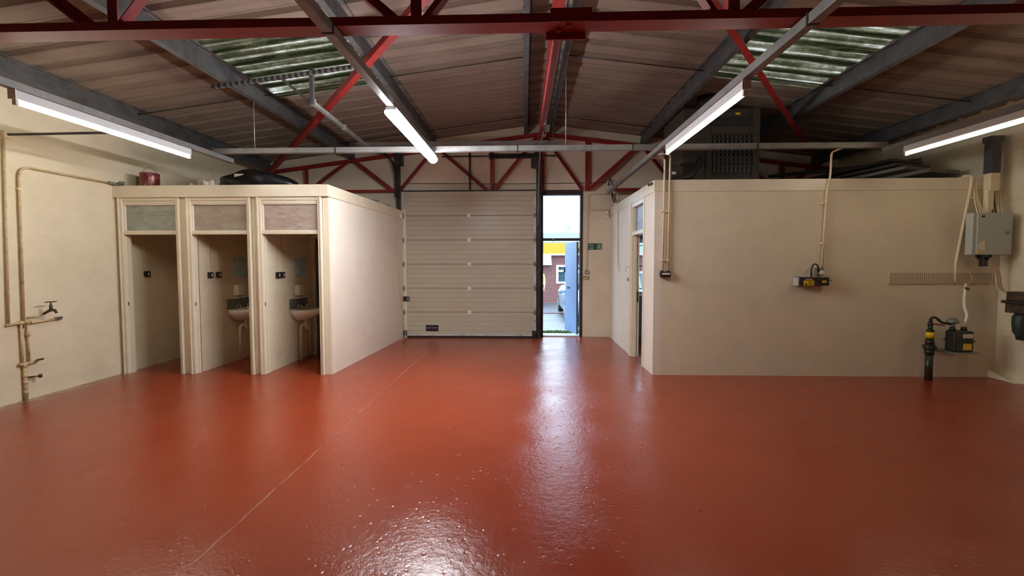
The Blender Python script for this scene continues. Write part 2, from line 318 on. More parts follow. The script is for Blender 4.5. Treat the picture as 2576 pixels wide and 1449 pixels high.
class MB:
    """collects shapes in world (or local) space, then links them as ONE mesh object"""
    def __init__(s): s.bm = bmesh.new(); s.mi = 0
    def _faces(s, fs, smooth=False):
        for f in fs: f.material_index = s.mi; f.smooth = smooth
    def box(s, x0, x1, y0, y1, z0, z1, rot=None, about=None):
        vs = [s.bm.verts.new((x, y, z)) for x in (x0, x1) for y in (y0, y1) for z in (z0, z1)]
        if rot is not None:
            a = Vector(about or ((x0+x1)/2, (y0+y1)/2, (z0+z1)/2))
            for v in vs: v.co = a + rot @ (v.co - a)
        q = [(0, 1, 3, 2), (4, 6, 7, 5), (0, 4, 5, 1), (2, 3, 7, 6), (0, 2, 6, 4), (1, 5, 7, 3)]
        s._faces([s.bm.faces.new([vs[i] for i in f]) for f in q]); return s
    def hexa(s, p):
        """8 points ordered like box (x,y,z nested)"""
        vs = [s.bm.verts.new(v) for v in p]
        q = [(0, 1, 3, 2), (4, 6, 7, 5), (0, 4, 5, 1), (2, 3, 7, 6), (0, 2, 6, 4), (1, 5, 7, 3)]
        s._faces([s.bm.faces.new([vs[i] for i in f]) for f in q]); return s
    def cyl(s, p0, p1, r0, r1=None, n=16, caps=True):
        r1 = r0 if r1 is None else r1
        p0, p1 = Vector(p0), Vector(p1); d = (p1-p0).normalized()
        u = d.orthogonal().normalized(); w = d.cross(u)
        A = [s.bm.verts.new(p0 + (u*math.cos(2*PI*i/n) + w*math.sin(2*PI*i/n))*r0) for i in range(n)]
        B = [s.bm.verts.new(p1 + (u*math.cos(2*PI*i/n) + w*math.sin(2*PI*i/n))*r1) for i in range(n)]
        s._faces([s.bm.faces.new((A[i], A[(i+1) % n], B[(i+1) % n], B[i])) for i in range(n)], True)
        if caps: s._faces([s.bm.faces.new(A[::-1]), s.bm.faces.new(B)])
        return s
    def tube(s, pts, r, n=10, bend=0.0, bs=5):
        """round bar along a polyline; bend rounds the corners"""
        P = [Vector(p) for p in pts]
        if bend:
            Q = [P[0]]
            for i in range(1, len(P)-1):
                a = (P[i-1]-P[i]); b = (P[i+1]-P[i]); k = min(bend, a.length*0.49, b.length*0.49)
                a = P[i]+a.normalized()*k; b = P[i]+b.normalized()*k
                for j in range(bs+1):
                    t = j/bs; Q.append(a*(1-t)**2 + P[i]*2*t*(1-t) + b*t*t)
            Q.append(P[-1]); P = Q
        rad = r if isinstance(r, list) else [r]*len(P)
        rings = []; u = None
        for i, p in enumerate(P):
            d = ((P[min(i+1, len(P)-1)]-p).normalized() + (p-P[max(i-1, 0)]).normalized())
            d = d.normalized() if d.length > 1e-6 else Vector((0, 0, 1))
            u = d.orthogonal().normalized() if u is None else (u - d*u.dot(d)).normalized()
            w = d.cross(u)
            rings.append([s.bm.verts.new(p + (u*math.cos(2*PI*k/n) + w*math.sin(2*PI*k/n))*rad[i]) for k in range(n)])
        for A, B in zip(rings, rings[1:]):
            s._faces([s.bm.faces.new((A[k], A[(k+1) % n], B[(k+1) % n], B[k])) for k in range(n)], True)
        s._faces([s.bm.faces.new(rings[0][::-1]), s.bm.faces.new(rings[-1])]); return s
    def lathe(s, prof, c=(0, 0, 0), n=24, axis='z', a0=0, a1=2*PI):
        """prof: (radius, height) list turned about an axis through c"""
        full = abs(a1-a0-2*PI) < 1e-6; k = n if full else n+1
        rows = []
        for r, h in prof:
            row = []
            for i in range(k):
                a = a0 + (a1-a0)*i/n; x, y = r*math.cos(a), r*math.sin(a)
                v = {'z': (x, y, h), 'y': (x, h, y), 'x': (h, x, y)}[axis]
                row.append(s.bm.verts.new(Vector(c)+Vector(v)))
            rows.append(row)
        for A, B in zip(rows, rows[1:]):
            s._faces([s.bm.faces.new((A[i], A[(i+1) % k], B[(i+1) % k], B[i])) for i in range(n if full else k-1)], True)
        if full:
            for row in (rows[0], rows[-1]):
                try: s._faces([s.bm.faces.new(row)])
                except Exception: pass
        return s
    def prism(s, poly, d0, d1, axis='y', smooth=False):
        """polygon in the plane across axis, extruded from d0 to d1"""
        def pt(a, b, d): return {'y': (a, d, b), 'x': (d, a, b), 'z': (a, b, d)}[axis]
        A = [s.bm.verts.new(pt(a, b, d0)) for a, b in poly]; B = [s.bm.verts.new(pt(a, b, d1)) for a, b in poly]
        n = len(poly)
        s._faces([s.bm.faces.new(A[::-1]), s.bm.faces.new(B)])
        s._faces([s.bm.faces.new((A[i], A[(i+1) % n], B[(i+1) % n], B[i])) for i in range(n)], smooth); return s
    def bar(s, p0, p1, w, h, up=(0, 0, 1)):
        """rectangular bar from p0 to p1: w across, h along up"""
        p0, p1 = Vector(p0), Vector(p1); d = (p1-p0).normalized(); u = Vector(up); u = (u-d*u.dot(d)).normalized(); a = d.cross(u)
        P = [p + a*(sx*w/2) + u*(sz*h/2) for p in (p0, p1) for sx in (-1, 1) for sz in (-1, 1)]
        return s.hexa(P)
    def angle(s, p0, p1, size, t=0.007, up=(0, 0, 1), flip=1):
        """L-section bar"""
        p0, p1 = Vector(p0), Vector(p1); d = (p1-p0).normalized(); u = Vector(up); u = (u-d*u.dot(d)).normalized(); a = d.cross(u)*flip
        o1 = u*(size/2); s.bar(p0+o1, p1+o1, t, size, u)
        o2 = a*(size/2); s.bar(p0+o2, p1+o2, size, t, u); return s
    def build(s, name, mat, parent=None, bevel=0.0, solid=0.0, recalc=True):
        me = bpy.data.meshes.new(name)
        if recalc: bmesh.ops.recalc_face_normals(s.bm, faces=s.bm.faces)
        ms = mat if isinstance(mat, (list, tuple)) else [mat]
        for m in ms: me.materials.append(m)
        o = bpy.data.objects.new(name, me); COL.objects.link(o)
        if parent is not None:
            W = wmat(parent); s.bm.transform(W.inverted()); o.parent = parent; WORLD[o.name] = W.copy()
        else:
            xs = [v.co for v in s.bm.verts]
            lo = [min(v[i] for v in xs) for i in range(3)]; hi = [max(v[i] for v in xs) for i in range(3)]
            c = Vector(((lo[0]+hi[0])/2, (lo[1]+hi[1])/2, lo[2])); s.bm.transform(Matrix.Translation(-c)); o.location = c
            WORLD[o.name] = Matrix.Translation(c)
        s.bm.to_mesh(me); s.bm.free()
        if bevel:
            b = o.modifiers.new('bevel', 'BEVEL'); b.width = bevel; b.segments = 2; b.limit_method = 'ANGLE'; b.angle_limit = 0.7
        if solid:
            b = o.modifiers.new('solid', 'SOLIDIFY'); b.thickness = solid
        return o

def tag(o, label, cat, group=None, kind=None):
    o['label'] = label; o['category'] = cat
    if group: o['group'] = group
    if kind: o['kind'] = kind
    return o
def thing(name, label, cat, loc=(0, 0, 0), rz=0.0, group=None, kind=None):
    o = bpy.data.objects.new(name, None); COL.objects.link(o); o.location = loc; o.rotation_euler = (0, 0, rz)
    o.empty_display_size = 0.1
    WORLD[o.name] = Matrix.Translation(loc) @ Matrix.Rotation(rz, 4, 'Z')
    return tag(o, label, cat, group, kind)
def copy_tree(o, parent=None):
    c = o.copy(); COL.objects.link(c)
    if parent is not None: c.parent = parent
    for ch in [x for x in bpy.data.objects if x.parent == o]: copy_tree(ch, c)
    return c
def dup(root, loc, label, rz=None):
    r = copy_tree(root); r.location = loc
    if rz is not None: r.rotation_euler = (0, 0, rz)
    r['label'] = label; return r
def struct(o, label, cat): return tag(o, label, cat, kind='structure')
def text(txt, name, mat, parent, loc, size, facing='-y', align='LEFT'):
    """raised lettering as a mesh, facing the camera side"""
    cu = bpy.data.curves.new(name, 'FONT'); cu.body = txt; cu.size = size; cu.extrude = 0.0008; cu.align_x = align
    t = bpy.data.objects.new(name, cu); COL.objects.link(t)
    dg = bpy.context.evaluated_depsgraph_get(); dg.update()
    me = bpy.data.meshes.new_from_object(t.evaluated_get(dg)); bpy.data.objects.remove(t)
    me.transform(Matrix.Rotation(PI/2, 4, 'X')); me.transform(Matrix.Translation(loc)); me.transform(wmat(parent).inverted())
    me.materials.clear(); me.materials.append(mat)
    o = bpy.data.objects.new(name, me); COL.objects.link(o); o.parent = parent; WORLD[o.name] = wmat(parent).copy(); return o

# ------------------------------------------------------------------ dimensions
XL, XR = -5.95, 6.64          # side walls
YB, YF = 9.15, -6.5           # far wall (inner face), wall behind the camera
RX = 0.35                     # ridge
def pz(x): return 4.40 - 0.13*abs(x-RX)      # underside of the purlins
def rz_(x): return pz(x) + 0.225             # underside of the roof sheet
SL = math.atan(0.13)
CF, OF = 5.95, 6.05           # cubicle front, office front

# ------------------------------------------------------------------ shell
struct(MB().box(XL-0.3, XR+0.3, YF-0.3, YB+0.05, -0.2, 0.0).build('floor', M['floor']), 'glossy brick-red painted concrete floor of the unit', 'floor')
def gable(x0, x1, y0, y1, holes=()):
    """wall across x under the pitched roof, with rectangular holes"""
    b = MB()
    xs = sorted({x0, x1, RX} | {h[0] for h in holes} | {h[1] for h in holes}); top = 5.2
    for a, c in zip(xs, xs[1:]):
        hs = sorted((h[2], h[3]) for h in holes if h[0] <= a+1e-6 and h[1] >= c-1e-6)
        z = 0.0
        for h0, h1 in hs:
            if h0 > z: b.box(a, c, y0, y1, z, h0)
            z = h1
        ta, tc = rz_(a)+0.1, rz_(c)+0.1
        b.hexa([(a, y0, z), (a, y0, ta), (a, y1, z), (a, y1, ta), (c, y0, z), (c, y0, tc), (c, y1, z), (c, y1, tc)])
    return b
struct(gable(XL-0.3, XR+0.3, YB, YB+0.25, [(0.36, 1.24, 0.0, 3.12), (2.40, 3.60, 0.93, 2.12)]).build('wall_back', M['plaster_old']), 'cream plastered far gable wall behind the red truss', 'wall')
struct(gable(XL-0.3, XR+0.3, YF-0.25, YF).build('wall_front', M['plaster_old']), 'cream gable wall behind the camera', 'wall')
def sidewall(x0, x1, xr):
    b = MB(); b.box(x0, x1, YF, YB, 0.0, rz_(xr)+0.1); return b
struct(sidewall(XL-0.3, XL, XL).build('wall_left', M['brick_left']), 'cream painted brick wall on the left side', 'wall')
struct(sidewall(XR, XR+0.3, XR).build('wall_right', M['block']), 'cream painted brick wall on the right side', 'wall')

def prof(y):
    """ribbed sheet profile along y: flat pan with a raised rib every 0.33 m"""
    t = ((y+20.0)/0.33) % 1.0
    if t < 0.62: return 0.0
    if t < 0.70: return (t-0.62)/0.08*0.045
    if t < 0.92: return 0.045
    return (1-t)/0.08*0.045
def sheet(b, x0, x1, y0, y1, lift=0.0):
    ys = []
    k = math.floor((y0+20)/0.33)
    while True:
        for t in (0.0, 0.62, 0.70, 0.92):
            y = (k+t)*0.33-20
            if y0-1e-6 < y < y1+1e-6: ys.append(y)
        k += 1
        if k*0.33-20 > y1: break
    ys = sorted(set([y0, y1]+ys))
    nx = max(1, int(abs(x1-x0)/0.5)); rows = []
    for i in range(nx+1):
        x = x0+(x1-x0)*i/nx
        rows.append([b.bm.verts.new((x, y, rz_(x)+prof(y)+lift)) for y in ys])
    for A, B in zip(rows, rows[1:]):
        for j in range(len(ys)-1): b._faces([b.bm.faces.new((A[j], A[j+1], B[j+1], B[j]))])
PUR_L, PUR_R = [0.05, -1.90, -3.70, -5.57], [0.52, 2.46, 4.20, 6.04]
SKY_Y = (4.62, 6.28)
RL, RR = XL-0.5, XR+0.5
b = MB()
for a, c in ((RL, -3.70), (-1.90, RX)): sheet(b, a, c, YF-0.4, YB+0.4)
sheet(b, -3.70, -1.90, YF-0.4, SKY_Y[0]); sheet(b, -3.70, -1.90, SKY_Y[1], YB+0.4)
for a, c in ((RX, 2.46), (4.20, RR)): sheet(b, a, c, YF-0.4, YB+0.4)
sheet(b, 2.46, 4.20, YF-0.4, SKY_Y[0]); sheet(b, 2.46, 4.20, SKY_Y[1], YB+0.4)
struct(b.build('ceiling', M['roof'], solid=0.012), 'ribbed whitewashed roof sheeting stained brown', 'roof')
for nm, (a, c), lab in (('window_1', (-3.70, -1.90), 'dirty translucent rooflight on the left slope, streaked green and brown'), ('window_2', (2.46, 4.20), 'dirty translucent rooflight on the right slope above the office')):
    b = MB(); sheet(b, a-0.03, c+0.03, SKY_Y[0]-0.02, SKY_Y[1]+0.02, 0.004)
    struct(b.build(nm, M['skylight']), lab, 'rooflight')

# ------------------------------------------------------------------ purlins, sag rods
def purlin(x, side, label, name='roof_purlin'):
    """Z-section lying on the rafters: web square to the slope, bottom flange turned towards the eave"""
    b = MB(); z = pz(x); s = side; ca, sa = math.cos(SL), math.sin(SL)
    def pt(u, w): return (x + s*(u*ca + w*sa), z + (-u*sa + w*ca))     # u down-slope, w square to slope
    def plate(u0, u1, w0, w1):
        poly = [pt(u0, w0), pt(u1, w0), pt(u1, w1), pt(u0, w1)]
        b.prism(poly, YF+0.02, YB-0.02, 'y')
    plate(-0.004, 0.004, 0.0, 0.22); plate(0.004, 0.065, 0.0, 0.006); plate(0.059, 0.065, 0.006, 0.022)
    plate(-0.065, -0.004, 0.214, 0.22); plate(-0.065, -0.059, 0.198, 0.214)
    o = b.build(name, M['purlin']); tag(o, label, 'purlin', 'galvanised roof purlins')
    for k in range(11):
        y = 2.3+0.66*k; px, pz_ = pt(0.012, 0.195)
        MB().cyl((px, y, pz_-0.02), (px+s*0.03, y, pz_+0.022), 0.016, n=8).build('hook_bolt', M['black_steel'], o)
    return o
PL = ['grey purlin just left of the roof ridge', 'grey purlin above the wide bright lamp, first left of the ridge pair',
      'grey purlin along the lower edge of the left rooflight', 'grey eave purlin beside the left wall']
PR = ['grey purlin just right of the roof ridge', 'grey purlin above the upper edge of the right rooflight',
      'grey purlin along the lower edge of the right rooflight', 'grey eave purlin beside the right wall']
for x, l in zip(PUR_L, PL): purlin(x, -1, l)
for x, l in zip(PUR_R, PR): purlin(x, 1, l)
for y, where in ((5.95, 'nearer the camera'), (8.35, 'by the far gable')):
    for arr, sd in ((PUR_L, 'left'), (PUR_R, 'right')):
        for i, (a, c) in enumerate(zip(arr, arr[1:])):
            o = MB().cyl((a, y, pz(a)+0.14), (c, y, pz(c)+0.14), 0.008, n=8).build('sag_rod', M['black_steel'])
            tag(o, 'thin tie rod, %s bay, %s slope, %s' % (('ridge', 'middle', 'eave')[i], sd, where), 'rod', 'tie rods between purlins')

# ------------------------------------------------------------------ red trusses and bracing
NODE_T = [-5.60, -3.74, -1.90, RX, 2.44, 4.24, 6.08]
NODE_B = [-4.78, -2.78, -0.74, 1.30, 3.30, 5.38]
def truss(y, d, label, splice, w=0.055):
    """pitched lattice truss: channel chords of depth d along y, single-angle web"""
    t = thing('roof_truss', label, 'roof truss', (RX, y, 3.15), group='red lattice roof trusses')
    zb = 3.15; h = d/2
    for xa, xb in (((XL+0.02, XR-0.02),) if splice else ((XL+0.02, -2.74), (1.90, XR-0.02))):   # bottom chord: shallow channel, toes up
        b = MB().box(xa, xb, y-h, y+h, zb, zb+0.010).box(xa, xb, y-h, y-h+0.010, zb+0.010, zb+0.055).box(xa, xb, y+h-0.010, y+h, zb+0.010, zb+0.055)
        b.build('bottom_chord', M['red_steel'], t)
    for s, xe in ((-1, XL+0.02), (1, XR-0.02)):
        b = MB(); zt = lambda x: pz(x)-0.005
        for o0, o1, q0, q1 in ((-h, h, 0.010, 0.0), (-h, -h+0.010, 0.065, 0.010), (h-0.010, h, 0.065, 0.010)):
            p = [(RX, y+o0, zt(RX)-q0), (RX, y+o0, zt(RX)-q1), (RX, y+o1, zt(RX)-q0), (RX, y+o1, zt(RX)-q1), (xe, y+o0, zt(xe)-q0), (xe, y+o0, zt(xe)-q1), (xe, y+o1, zt(xe)-q0), (xe, y+o1, zt(xe)-q1)]
            b.hexa(p)
        b.build('top_chord', M['red_steel'], t)
    for x in NODE_B + ([] if splice else [RX]):
        MB().angle((x, y, zb+0.01), (x, y, pz(x)-0.03), w, up=(1, 0, 0)).build('vertical_strut', M['red_steel'], t)
    for i, x in enumerate(NODE_B):
        for tx, f in ((NODE_T[i], 1), (NODE_T[i+1], -1)):
            if tx == RX and False: continue
            q = 0.10 if tx > x else -0.10
            MB().angle((x+q, y, zb+0.012), (tx, y, pz(tx)-0.04), w, up=(0, -1, 0), flip=f).build('diagonal_strut', M['red_steel'], t)
    if splice:
        b = MB().box(0.16, 0.42, y-h-0.012, y-h, zb-0.004, zb+0.078); b.build('splice_plate', M['red_steel'], t)
        MB().box(0.14, 0.40, y+h, y+h+0.012, zb-0.045, zb+0.06).build('splice_plate', M['red_steel'], t)
        for x, yy in ((0.22, 0.02), (0.28, -0.03)): MB().cyl((x, y+yy, zb-0.018), (x, y+yy, zb), 0.016, n=6).build('bolt', M['red_steel'], t)
    else:
        MB().box(0.22, 0.48, y-h-0.008, y-h, pz(RX)-0.20, pz(RX)-0.02).build('ridge_plate', M['red_steel'], t)
    return t
truss(2.775, 0.125, 'near red lattice truss crossing the top of the view', True, 0.068)
truss(9.03, 0.09, 'far red lattice truss against the gable above the shutter door', False, 0.075)
def brace(p0, p1, size, label):
    o = MB().angle(p0, p1, size, 0.008, up=(0.0, 0, 1)).build('roof_brace', M['red_steel'])
    return tag(o, label, 'brace', 'red diagonal roof braces')
brace((0.10, 2.90, pz(0.1)-0.10), (-5.55, 8.92, pz(-5.55)-0.10), 0.075, 'long red diagonal brace crossing the left rooflight')
brace((0.60, 2.90, pz(0.6)-0.10), (6.10, 8.92, pz(6.1)-0.10), 0.075, 'long red diagonal brace crossing the right rooflight')
tag(MB().box(0.28, 0.40, 2.9, 8.9, 4.235, 4.245).box(0.335, 0.345, 2.9, 8.9, 4.245, 4.30).build('ridge_tie', M['red_steel']), 'red flat tie running along the roof ridge between the purlins', 'tie')
tag(MB().angle((0.20, 2.93, 3.20), (0.27, 8.90, 4.20), 0.06, up=(1, 0, 0)).build('sway_brace', M['red_steel']), 'red sloping brace rising from the near truss to the far apex', 'brace')

# ------------------------------------------------------------------ washroom block (left)
CZ = 2.745
b = MB()                                                          # partitions with masonry joints
b.box(-5.00, -4.83, CF+0.05, 7.25, 0, 2.58); b.box(-3.98, -3.80, CF+0.05, 7.25, 0, 2.58)
struct(b.build('wall_washroom', M['block']), 'cream blockwork partitions between the washroom compartments', 'wall')
b = MB()
p = [(-2.95, CF+0.05, 0), (-2.95, CF+0.05, 2.58), (-2.80, YB, 0), (-2.80, YB, 2.58), (-2.81, CF+0.02, 0), (-2.81, CF+0.02, 2.58), (-2.63, YB, 0), (-2.63, YB, 2.58)]
b.hexa(p); struct(b.build('wall_washroom_side', M['plaster_white']), 'white-cream plastered end wall of the washroom block facing the shutter door', 'wall')
b = MB()
p = lambda z0, z1, o: [(XL, CF-0.0, z0), (XL, CF-0.0, z1), (XL, YB, z0), (XL, YB, z1), (-2.81+o, CF-0.0, z0), (-2.81+o, CF-0.0, z1), (-2.63+o, YB, z0), (-2.63+o, YB, z1)]
b.hexa(p(2.58, CZ-0.01, -0.005)); struct(b.build('ceiling_washroom', M['plaster']), 'flat cream roof deck over the washroom block', 'ceiling')
b = MB().box(XL, -2.795, CF-0.06, CF-0.003, 2.575, CZ)
b.hexa([(-2.812, CF-0.003, 2.575), (-2.812, CF-0.003, CZ), (-2.642, YB, 2.575), (-2.642, YB, CZ), (-2.795, CF-0.003, 2.575), (-2.795, CF-0.003, CZ), (-2.615, YB, 2.575), (-2.615, YB, CZ)])
struct(b.build('trim_1', M['gloss_wood'], bevel=0.004), 'deep cream fascia board along the top of the washroom block', 'fascia')
b = MB().box(XL, -4.83, 7.25, 7.33, 0, 2.58).box(-4.83, -3.80, 7.25, 7.33, 0, 2.58)
b.box(-3.80, -3.74, 7.25, 7.33, 0, 2.58).box(-3.74, -3.0, 7.25, 7.33, 2.10, 2.58).box(-3.0, -2.88, 7.25, 7.33, 0, 2.58)
struct(b.build('wall_washroom_inner', M['plaster']), 'cream cross wall inside the washroom compartments', 'wall')
t = struct(thing('door_4', '', 'door', (-3.37, 7.25, 0)), 'closed grey inner door with cream frame at the back of the rightmost compartment', 'door')
MB().box(-3.735, -3.69, 7.215, 7.27, 0, 2.12).box(-3.05, -3.005, 7.215, 7.27, 0, 2.12).box(-3.69, -3.05, 7.215, 7.27, 2.06, 2.12).build('frame', M['gloss_wood'], t, bevel=0.003)
MB().box(-3.685, -3.055, 7.262, 7.30, 0.01, 2.055).build('leaf', M['grey_door'], t)

OPEN = [(-5.845, -5.05, 'trans1', 'leftmost washroom doorway, against the brick wall, with greenish clouded fanlight'),
        (-4.83, -4.00, 'trans2', 'middle washroom doorway with brownish clouded fanlight'),
        (-3.79, -2.965, 'trans3', 'rightmost washroom doorway with pinkish clouded fanlight')]
for i, (x0, x1, g, lab) in enumerate(OPEN):
    t = struct(thing('door_%d' % (i+1), '', 'doorway', ((x0+x1)/2, CF, 0)), lab, 'doorway')
    w = 0.055
    for xa, xb, s in ((x0-w, x0, 1), (x1, x1+w, -1)):
        b = MB().box(xa, xb, CF-0.035, CF+0.10, 0, 2.575)
        b.box(*( (xb, xb+0.012) if s > 0 else (xa-0.012, xa)), CF+0.03, CF+0.075, 0, 2.04)       # door stop
        b.box(*( (xa, xa+0.02) if s > 0 else (xb-0.02, xb)), CF-0.05, CF-0.035, 0, 2.575)         # architrave bead
        b.build('jamb', M['gloss_wood'], t, bevel=0.003)
    MB().box(x0, x1, CF-0.015, CF+0.10, 2.485, 2.575).box(x0, x1, CF-0.03, CF-0.015, 2.53, 2.575).build('head', M['gloss_wood'], t, bevel=0.003)
    MB().box(x0, x1, CF-0.018, CF+0.10, 2.045, 2.09).build('transom_rail', M['gloss_wood'], t, bevel=0.003)
    MB().box(x0, x0+0.016, CF-0.006, CF+0.02, 2.09, 2.485).box(x1-0.016, x1, CF-0.006, CF+0.02, 2.09, 2.485).box(x0+0.016, x1-0.016, CF-0.006, CF+0.02, 2.09, 2.103).box(x0+0.016, x1-0.016, CF-0.006, CF+0.02, 2.472, 2.485).build('glazing_bead', M['white_wood'], t)
    MB().box(x0+0.012, x1-0.012, CF+0.02, CF+0.028, 2.098, 2.478).build('fanlight_pane', M[g], t)
    xs = x0-0.001 if i == 0 else x0
    MB().box(x0, x0+0.003, CF+0.003, CF+0.025, 1.00, 1.06).build('strike_plate', M['grey_metal'], t)
b = MB()
for xa, xb in ((-4.995, -4.885), (-3.945, -3.845), (-2.91, -2.81), (XL, -5.90)): b.box(xa+0.004, xb-0.004, CF-0.005, CF+0.06, 0, 2.575)
struct(b.build('trim_2', M['gloss_wood'], bevel=0.003), 'cream cover boards between the washroom door frames', 'trim')

# things inside the compartments ----------------------------------------------
def light_switch(wx, y, z, label, cable_top=2.57):
    t = thing('light_switch', label, 'switch', (wx, y, z), group='black switches in the washrooms')
    MB().box(wx, wx+0.035, y-0.045, y+0.045, z-0.045, z+0.045).build('back_box', M['black'], t, bevel=0.006)
    MB().box(wx+0.035, wx+0.042, y-0.004, y+0.016, z-0.02, z+0.02).build('rocker', M['white_plastic'], t, bevel=0.002)
    MB().box(wx+0.001, wx+0.009, y-0.010, y+0.004, z+0.045, cable_top).build('conduit', M['cream_pipe'], t)
    return t
light_switch(XL, 6.38, 1.46, 'black wall switch alone in the leftmost washroom compartment')
light_switch(-4.83, 6.25, 1.445, 'left black switch of the pair in the middle washroom compartment')
light_switch(-4.83, 6.42, 1.445, 'right black switch of the pair in the middle washroom compartment')
light_switch(-3.80, 6.29, 1.445, 'left black switch of the pair in the rightmost washroom compartment')
light_switch(-3.80, 6.41, 1.445, 'right black switch of the pair in the rightmost washroom compartment')
def basin(wx, yc, which):
    t = thing('wash_basin', 'white wall-hung wash basin in the %s washroom compartment' % which, 'basin', (wx, yc, 0), group='washroom basins')
    n = 24; b = MB(); rings = []
    # half-oval bowl: outline swept from rim to underside, then the hollow inside
    for k, (sc, z) in enumerate(((1.0, 0.80), (1.0, 0.86), (0.94, 0.865), (0.86, 0.85), (0.72, 0.78), (0.3, 0.735))):
        ring = []
        for i in range(n+1):
            a = -PI/2 + PI*i/n
            ring.append(b.bm.verts.new((wx + 0.012 + (0.36*sc)*max(0, math.cos(a))**0.7*1.0 + (0.06*(1-sc) if k > 1 else 0), yc + 0.26*sc*math.sin(a), z)))
        rings.append(ring)
    low = [[b.bm.verts.new((wx + 0.012 + 0.36*sc*max(0, math.cos(-PI/2+PI*i/n))**0.7, yc + 0.26*sc*math.sin(-PI/2+PI*i/n), z)) for i in range(n+1)] for sc, z in ((0.85, 0.755), (0.5, 0.69), (0.2, 0.67))]
    seq = list(reversed(low)) + rings
    for A, B in zip(seq, seq[1:]):
        for i in range(n): b._faces([b.bm.faces.new((A[i], A[i+1], B[i+1], B[i]))], True)
    for R in (seq[0], seq[-1]): b._faces([b.bm.faces.new(R)])
    for A, B in zip(seq, seq[1:]): b._faces([b.bm.faces.new((A[0], B[0], B[n], A[n]))])
    b.build('bowl', M['ceramic'], t)
    MB().tube([(wx+0.12, yc, 0.68), (wx+0.12, yc, 0.55), (wx+0.12, yc+0.05, 0.50), (wx+0.11, yc+0.09, 0.56), (wx+0.10, yc+0.02, 0.60), (wx+0.06, yc-0.06, 0.58), (wx+0.06, yc-0.06, 0.0)], 0.021, bend=0.05).build('waste_pipe', M['white_plastic'], t)
    for s in (-1, 1):
        q = MB().cyl((wx+0.07, yc+s*0.13, 0.86), (wx+0.07, yc+s*0.13, 0.94), 0.014).tube([(wx+0.07, yc+s*0.13, 0.92), (wx+0.13, yc+s*0.13, 0.925), (wx+0.15, yc+s*0.13, 0.90)], 0.010, bend=0.02)
        q.box(wx+0.045, wx+0.095, yc+s*0.13-0.008, yc+s*0.13+0.008, 0.94, 0.955).box(wx+0.062, wx+0.078, yc+s*0.13-0.025, yc+s*0.13+0.025, 0.94, 0.955)
        q.build('tap', M['chrome'], t)
    return t
for wx, which, gr in ((-4.83, 'middle', 0), (-3.80, 'rightmost', 1)):
    basin(wx, 6.87, which)
    tag(MB().box(wx, wx+0.008, 6.60, 7.15, 0.88, 1.04).build('splashback', M['tile']), 'grey tiled splashback over the basin in the %s compartment' % which, 'tiles')
    t = thing('wall_mirror', 'small unframed mirror above the basin in the %s compartment' % which, 'mirror', (wx, 6.93, 1.40))
    MB().box(wx, wx+0.006, 6.78, 7.10, 1.39, 1.72).build('mirror_plate', M['mirror'], t, bevel=0.002)
    for yy, zz in ((6.80, 1.41), (7.08, 1.41), (6.80, 1.70), (7.08, 1.70)): MB().cyl((wx+0.006, yy, zz), (wx+0.010, yy, zz), 0.008, n=10).build('mirror_screw', M['chrome'], t)
    t = thing('soap_dispenser', 'white soap dispenser on the wall in the %s compartment' % which, 'dispenser', (wx, 6.83, 1.08))
    MB().box(wx, wx+0.09, 6.76, 6.90, 1.09, 1.27).build('casing', M['white_plastic'], t, bevel=0.015)
    MB().box(wx+0.03, wx+0.08, 6.80, 6.86, 1.07, 1.09).build('nozzle', M['grey_metal'], t)
    tag(MB().cyl((wx+0.05, 6.70, 1.055), (wx+0.05, 7.20, 1.055), 0.011).box(wx, wx+0.05, 6.72, 6.735, 1.048, 1.062).box(wx, wx+0.05, 7.17, 7.185, 1.048, 1.062).build('towel_rail', M['white_plastic']), 'white towel rail over the basin in the %s compartment' % which, 'rail')
tag(MB().tube([(-3.78, 7.17, 0.0), (-3.78, 7.17, 0.83)], 0.022).build('soil_pipe', M['cream_pipe']), 'cream upright pipe beside the basin in the rightmost compartment', 'pipe')

# on top of the washroom block -------------------------------------------------
t = thing('paint_tin', 'red paint-splashed tin with wire handle on the washroom roof', 'paint tin', (-5.62, 6.15, CZ-0.01))
MB().lathe([(0.0, 0), (0.118, 0), (0.122, 0.008), (0.118, 0.015), (0.118, 0.225), (0.122, 0.232), (0.115, 0.235), (0.105, 0.222), (0, 0.222)], (-5.62, 6.15, CZ-0.01)).build('can', M['paint_can'], t)
MB().tube([(-5.62+0.122*math.cos(a), 6.15-0.01, CZ+0.17+0.14*math.sin(a)) for a in [PI*i/14 for i in range(15)]], 0.0035, n=6).build('wire_handle', M['grey_metal'], t)
tag(MB().box(-5.90, -5.76, 6.22, 6.40, CZ-0.01, CZ+0.20).build('small_box', M['olive'], bevel=0.005), 'small olive box behind the paint tin on the washroom roof', 'box')
def blob(name, mat, c, size, seed, n=3, rough=0.25, flat=True):
    """crumpled closed lump, flat underneath"""
    b = MB(); bmesh.ops.create_icosphere(b.bm, subdivisions=n, radius=1.0); rnd = random.Random(seed)
    ph = [rnd.uniform(0, 6) for _ in range(9)]
    for v in b.bm.verts:
        p = v.co; k = 1 + rough*(math.sin(3.1*p.x+ph[0])*math.sin(2.7*p.y+ph[1]) + 0.6*math.sin(6*p.z+5*p.x+ph[2]) + 0.4*math.sin(9*p.y-7*p.x+ph[3]))
        q = p*k
        z = q.z*size[2]
        v.co = Vector((c[0]+q.x*size[0], c[1]+q.y*size[1], c[2]+max(0.0, z+size[2]*0.55) if flat else c[2]+z))
    for f in b.bm.faces: f.smooth = rough < 0.3
    return b.build(name, mat)
b = blob('black_sack', M['bag'], (-4.30, 6.60, CZ-0.006), (0.60, 0.30, 0.225), 3, 4, 0.10)
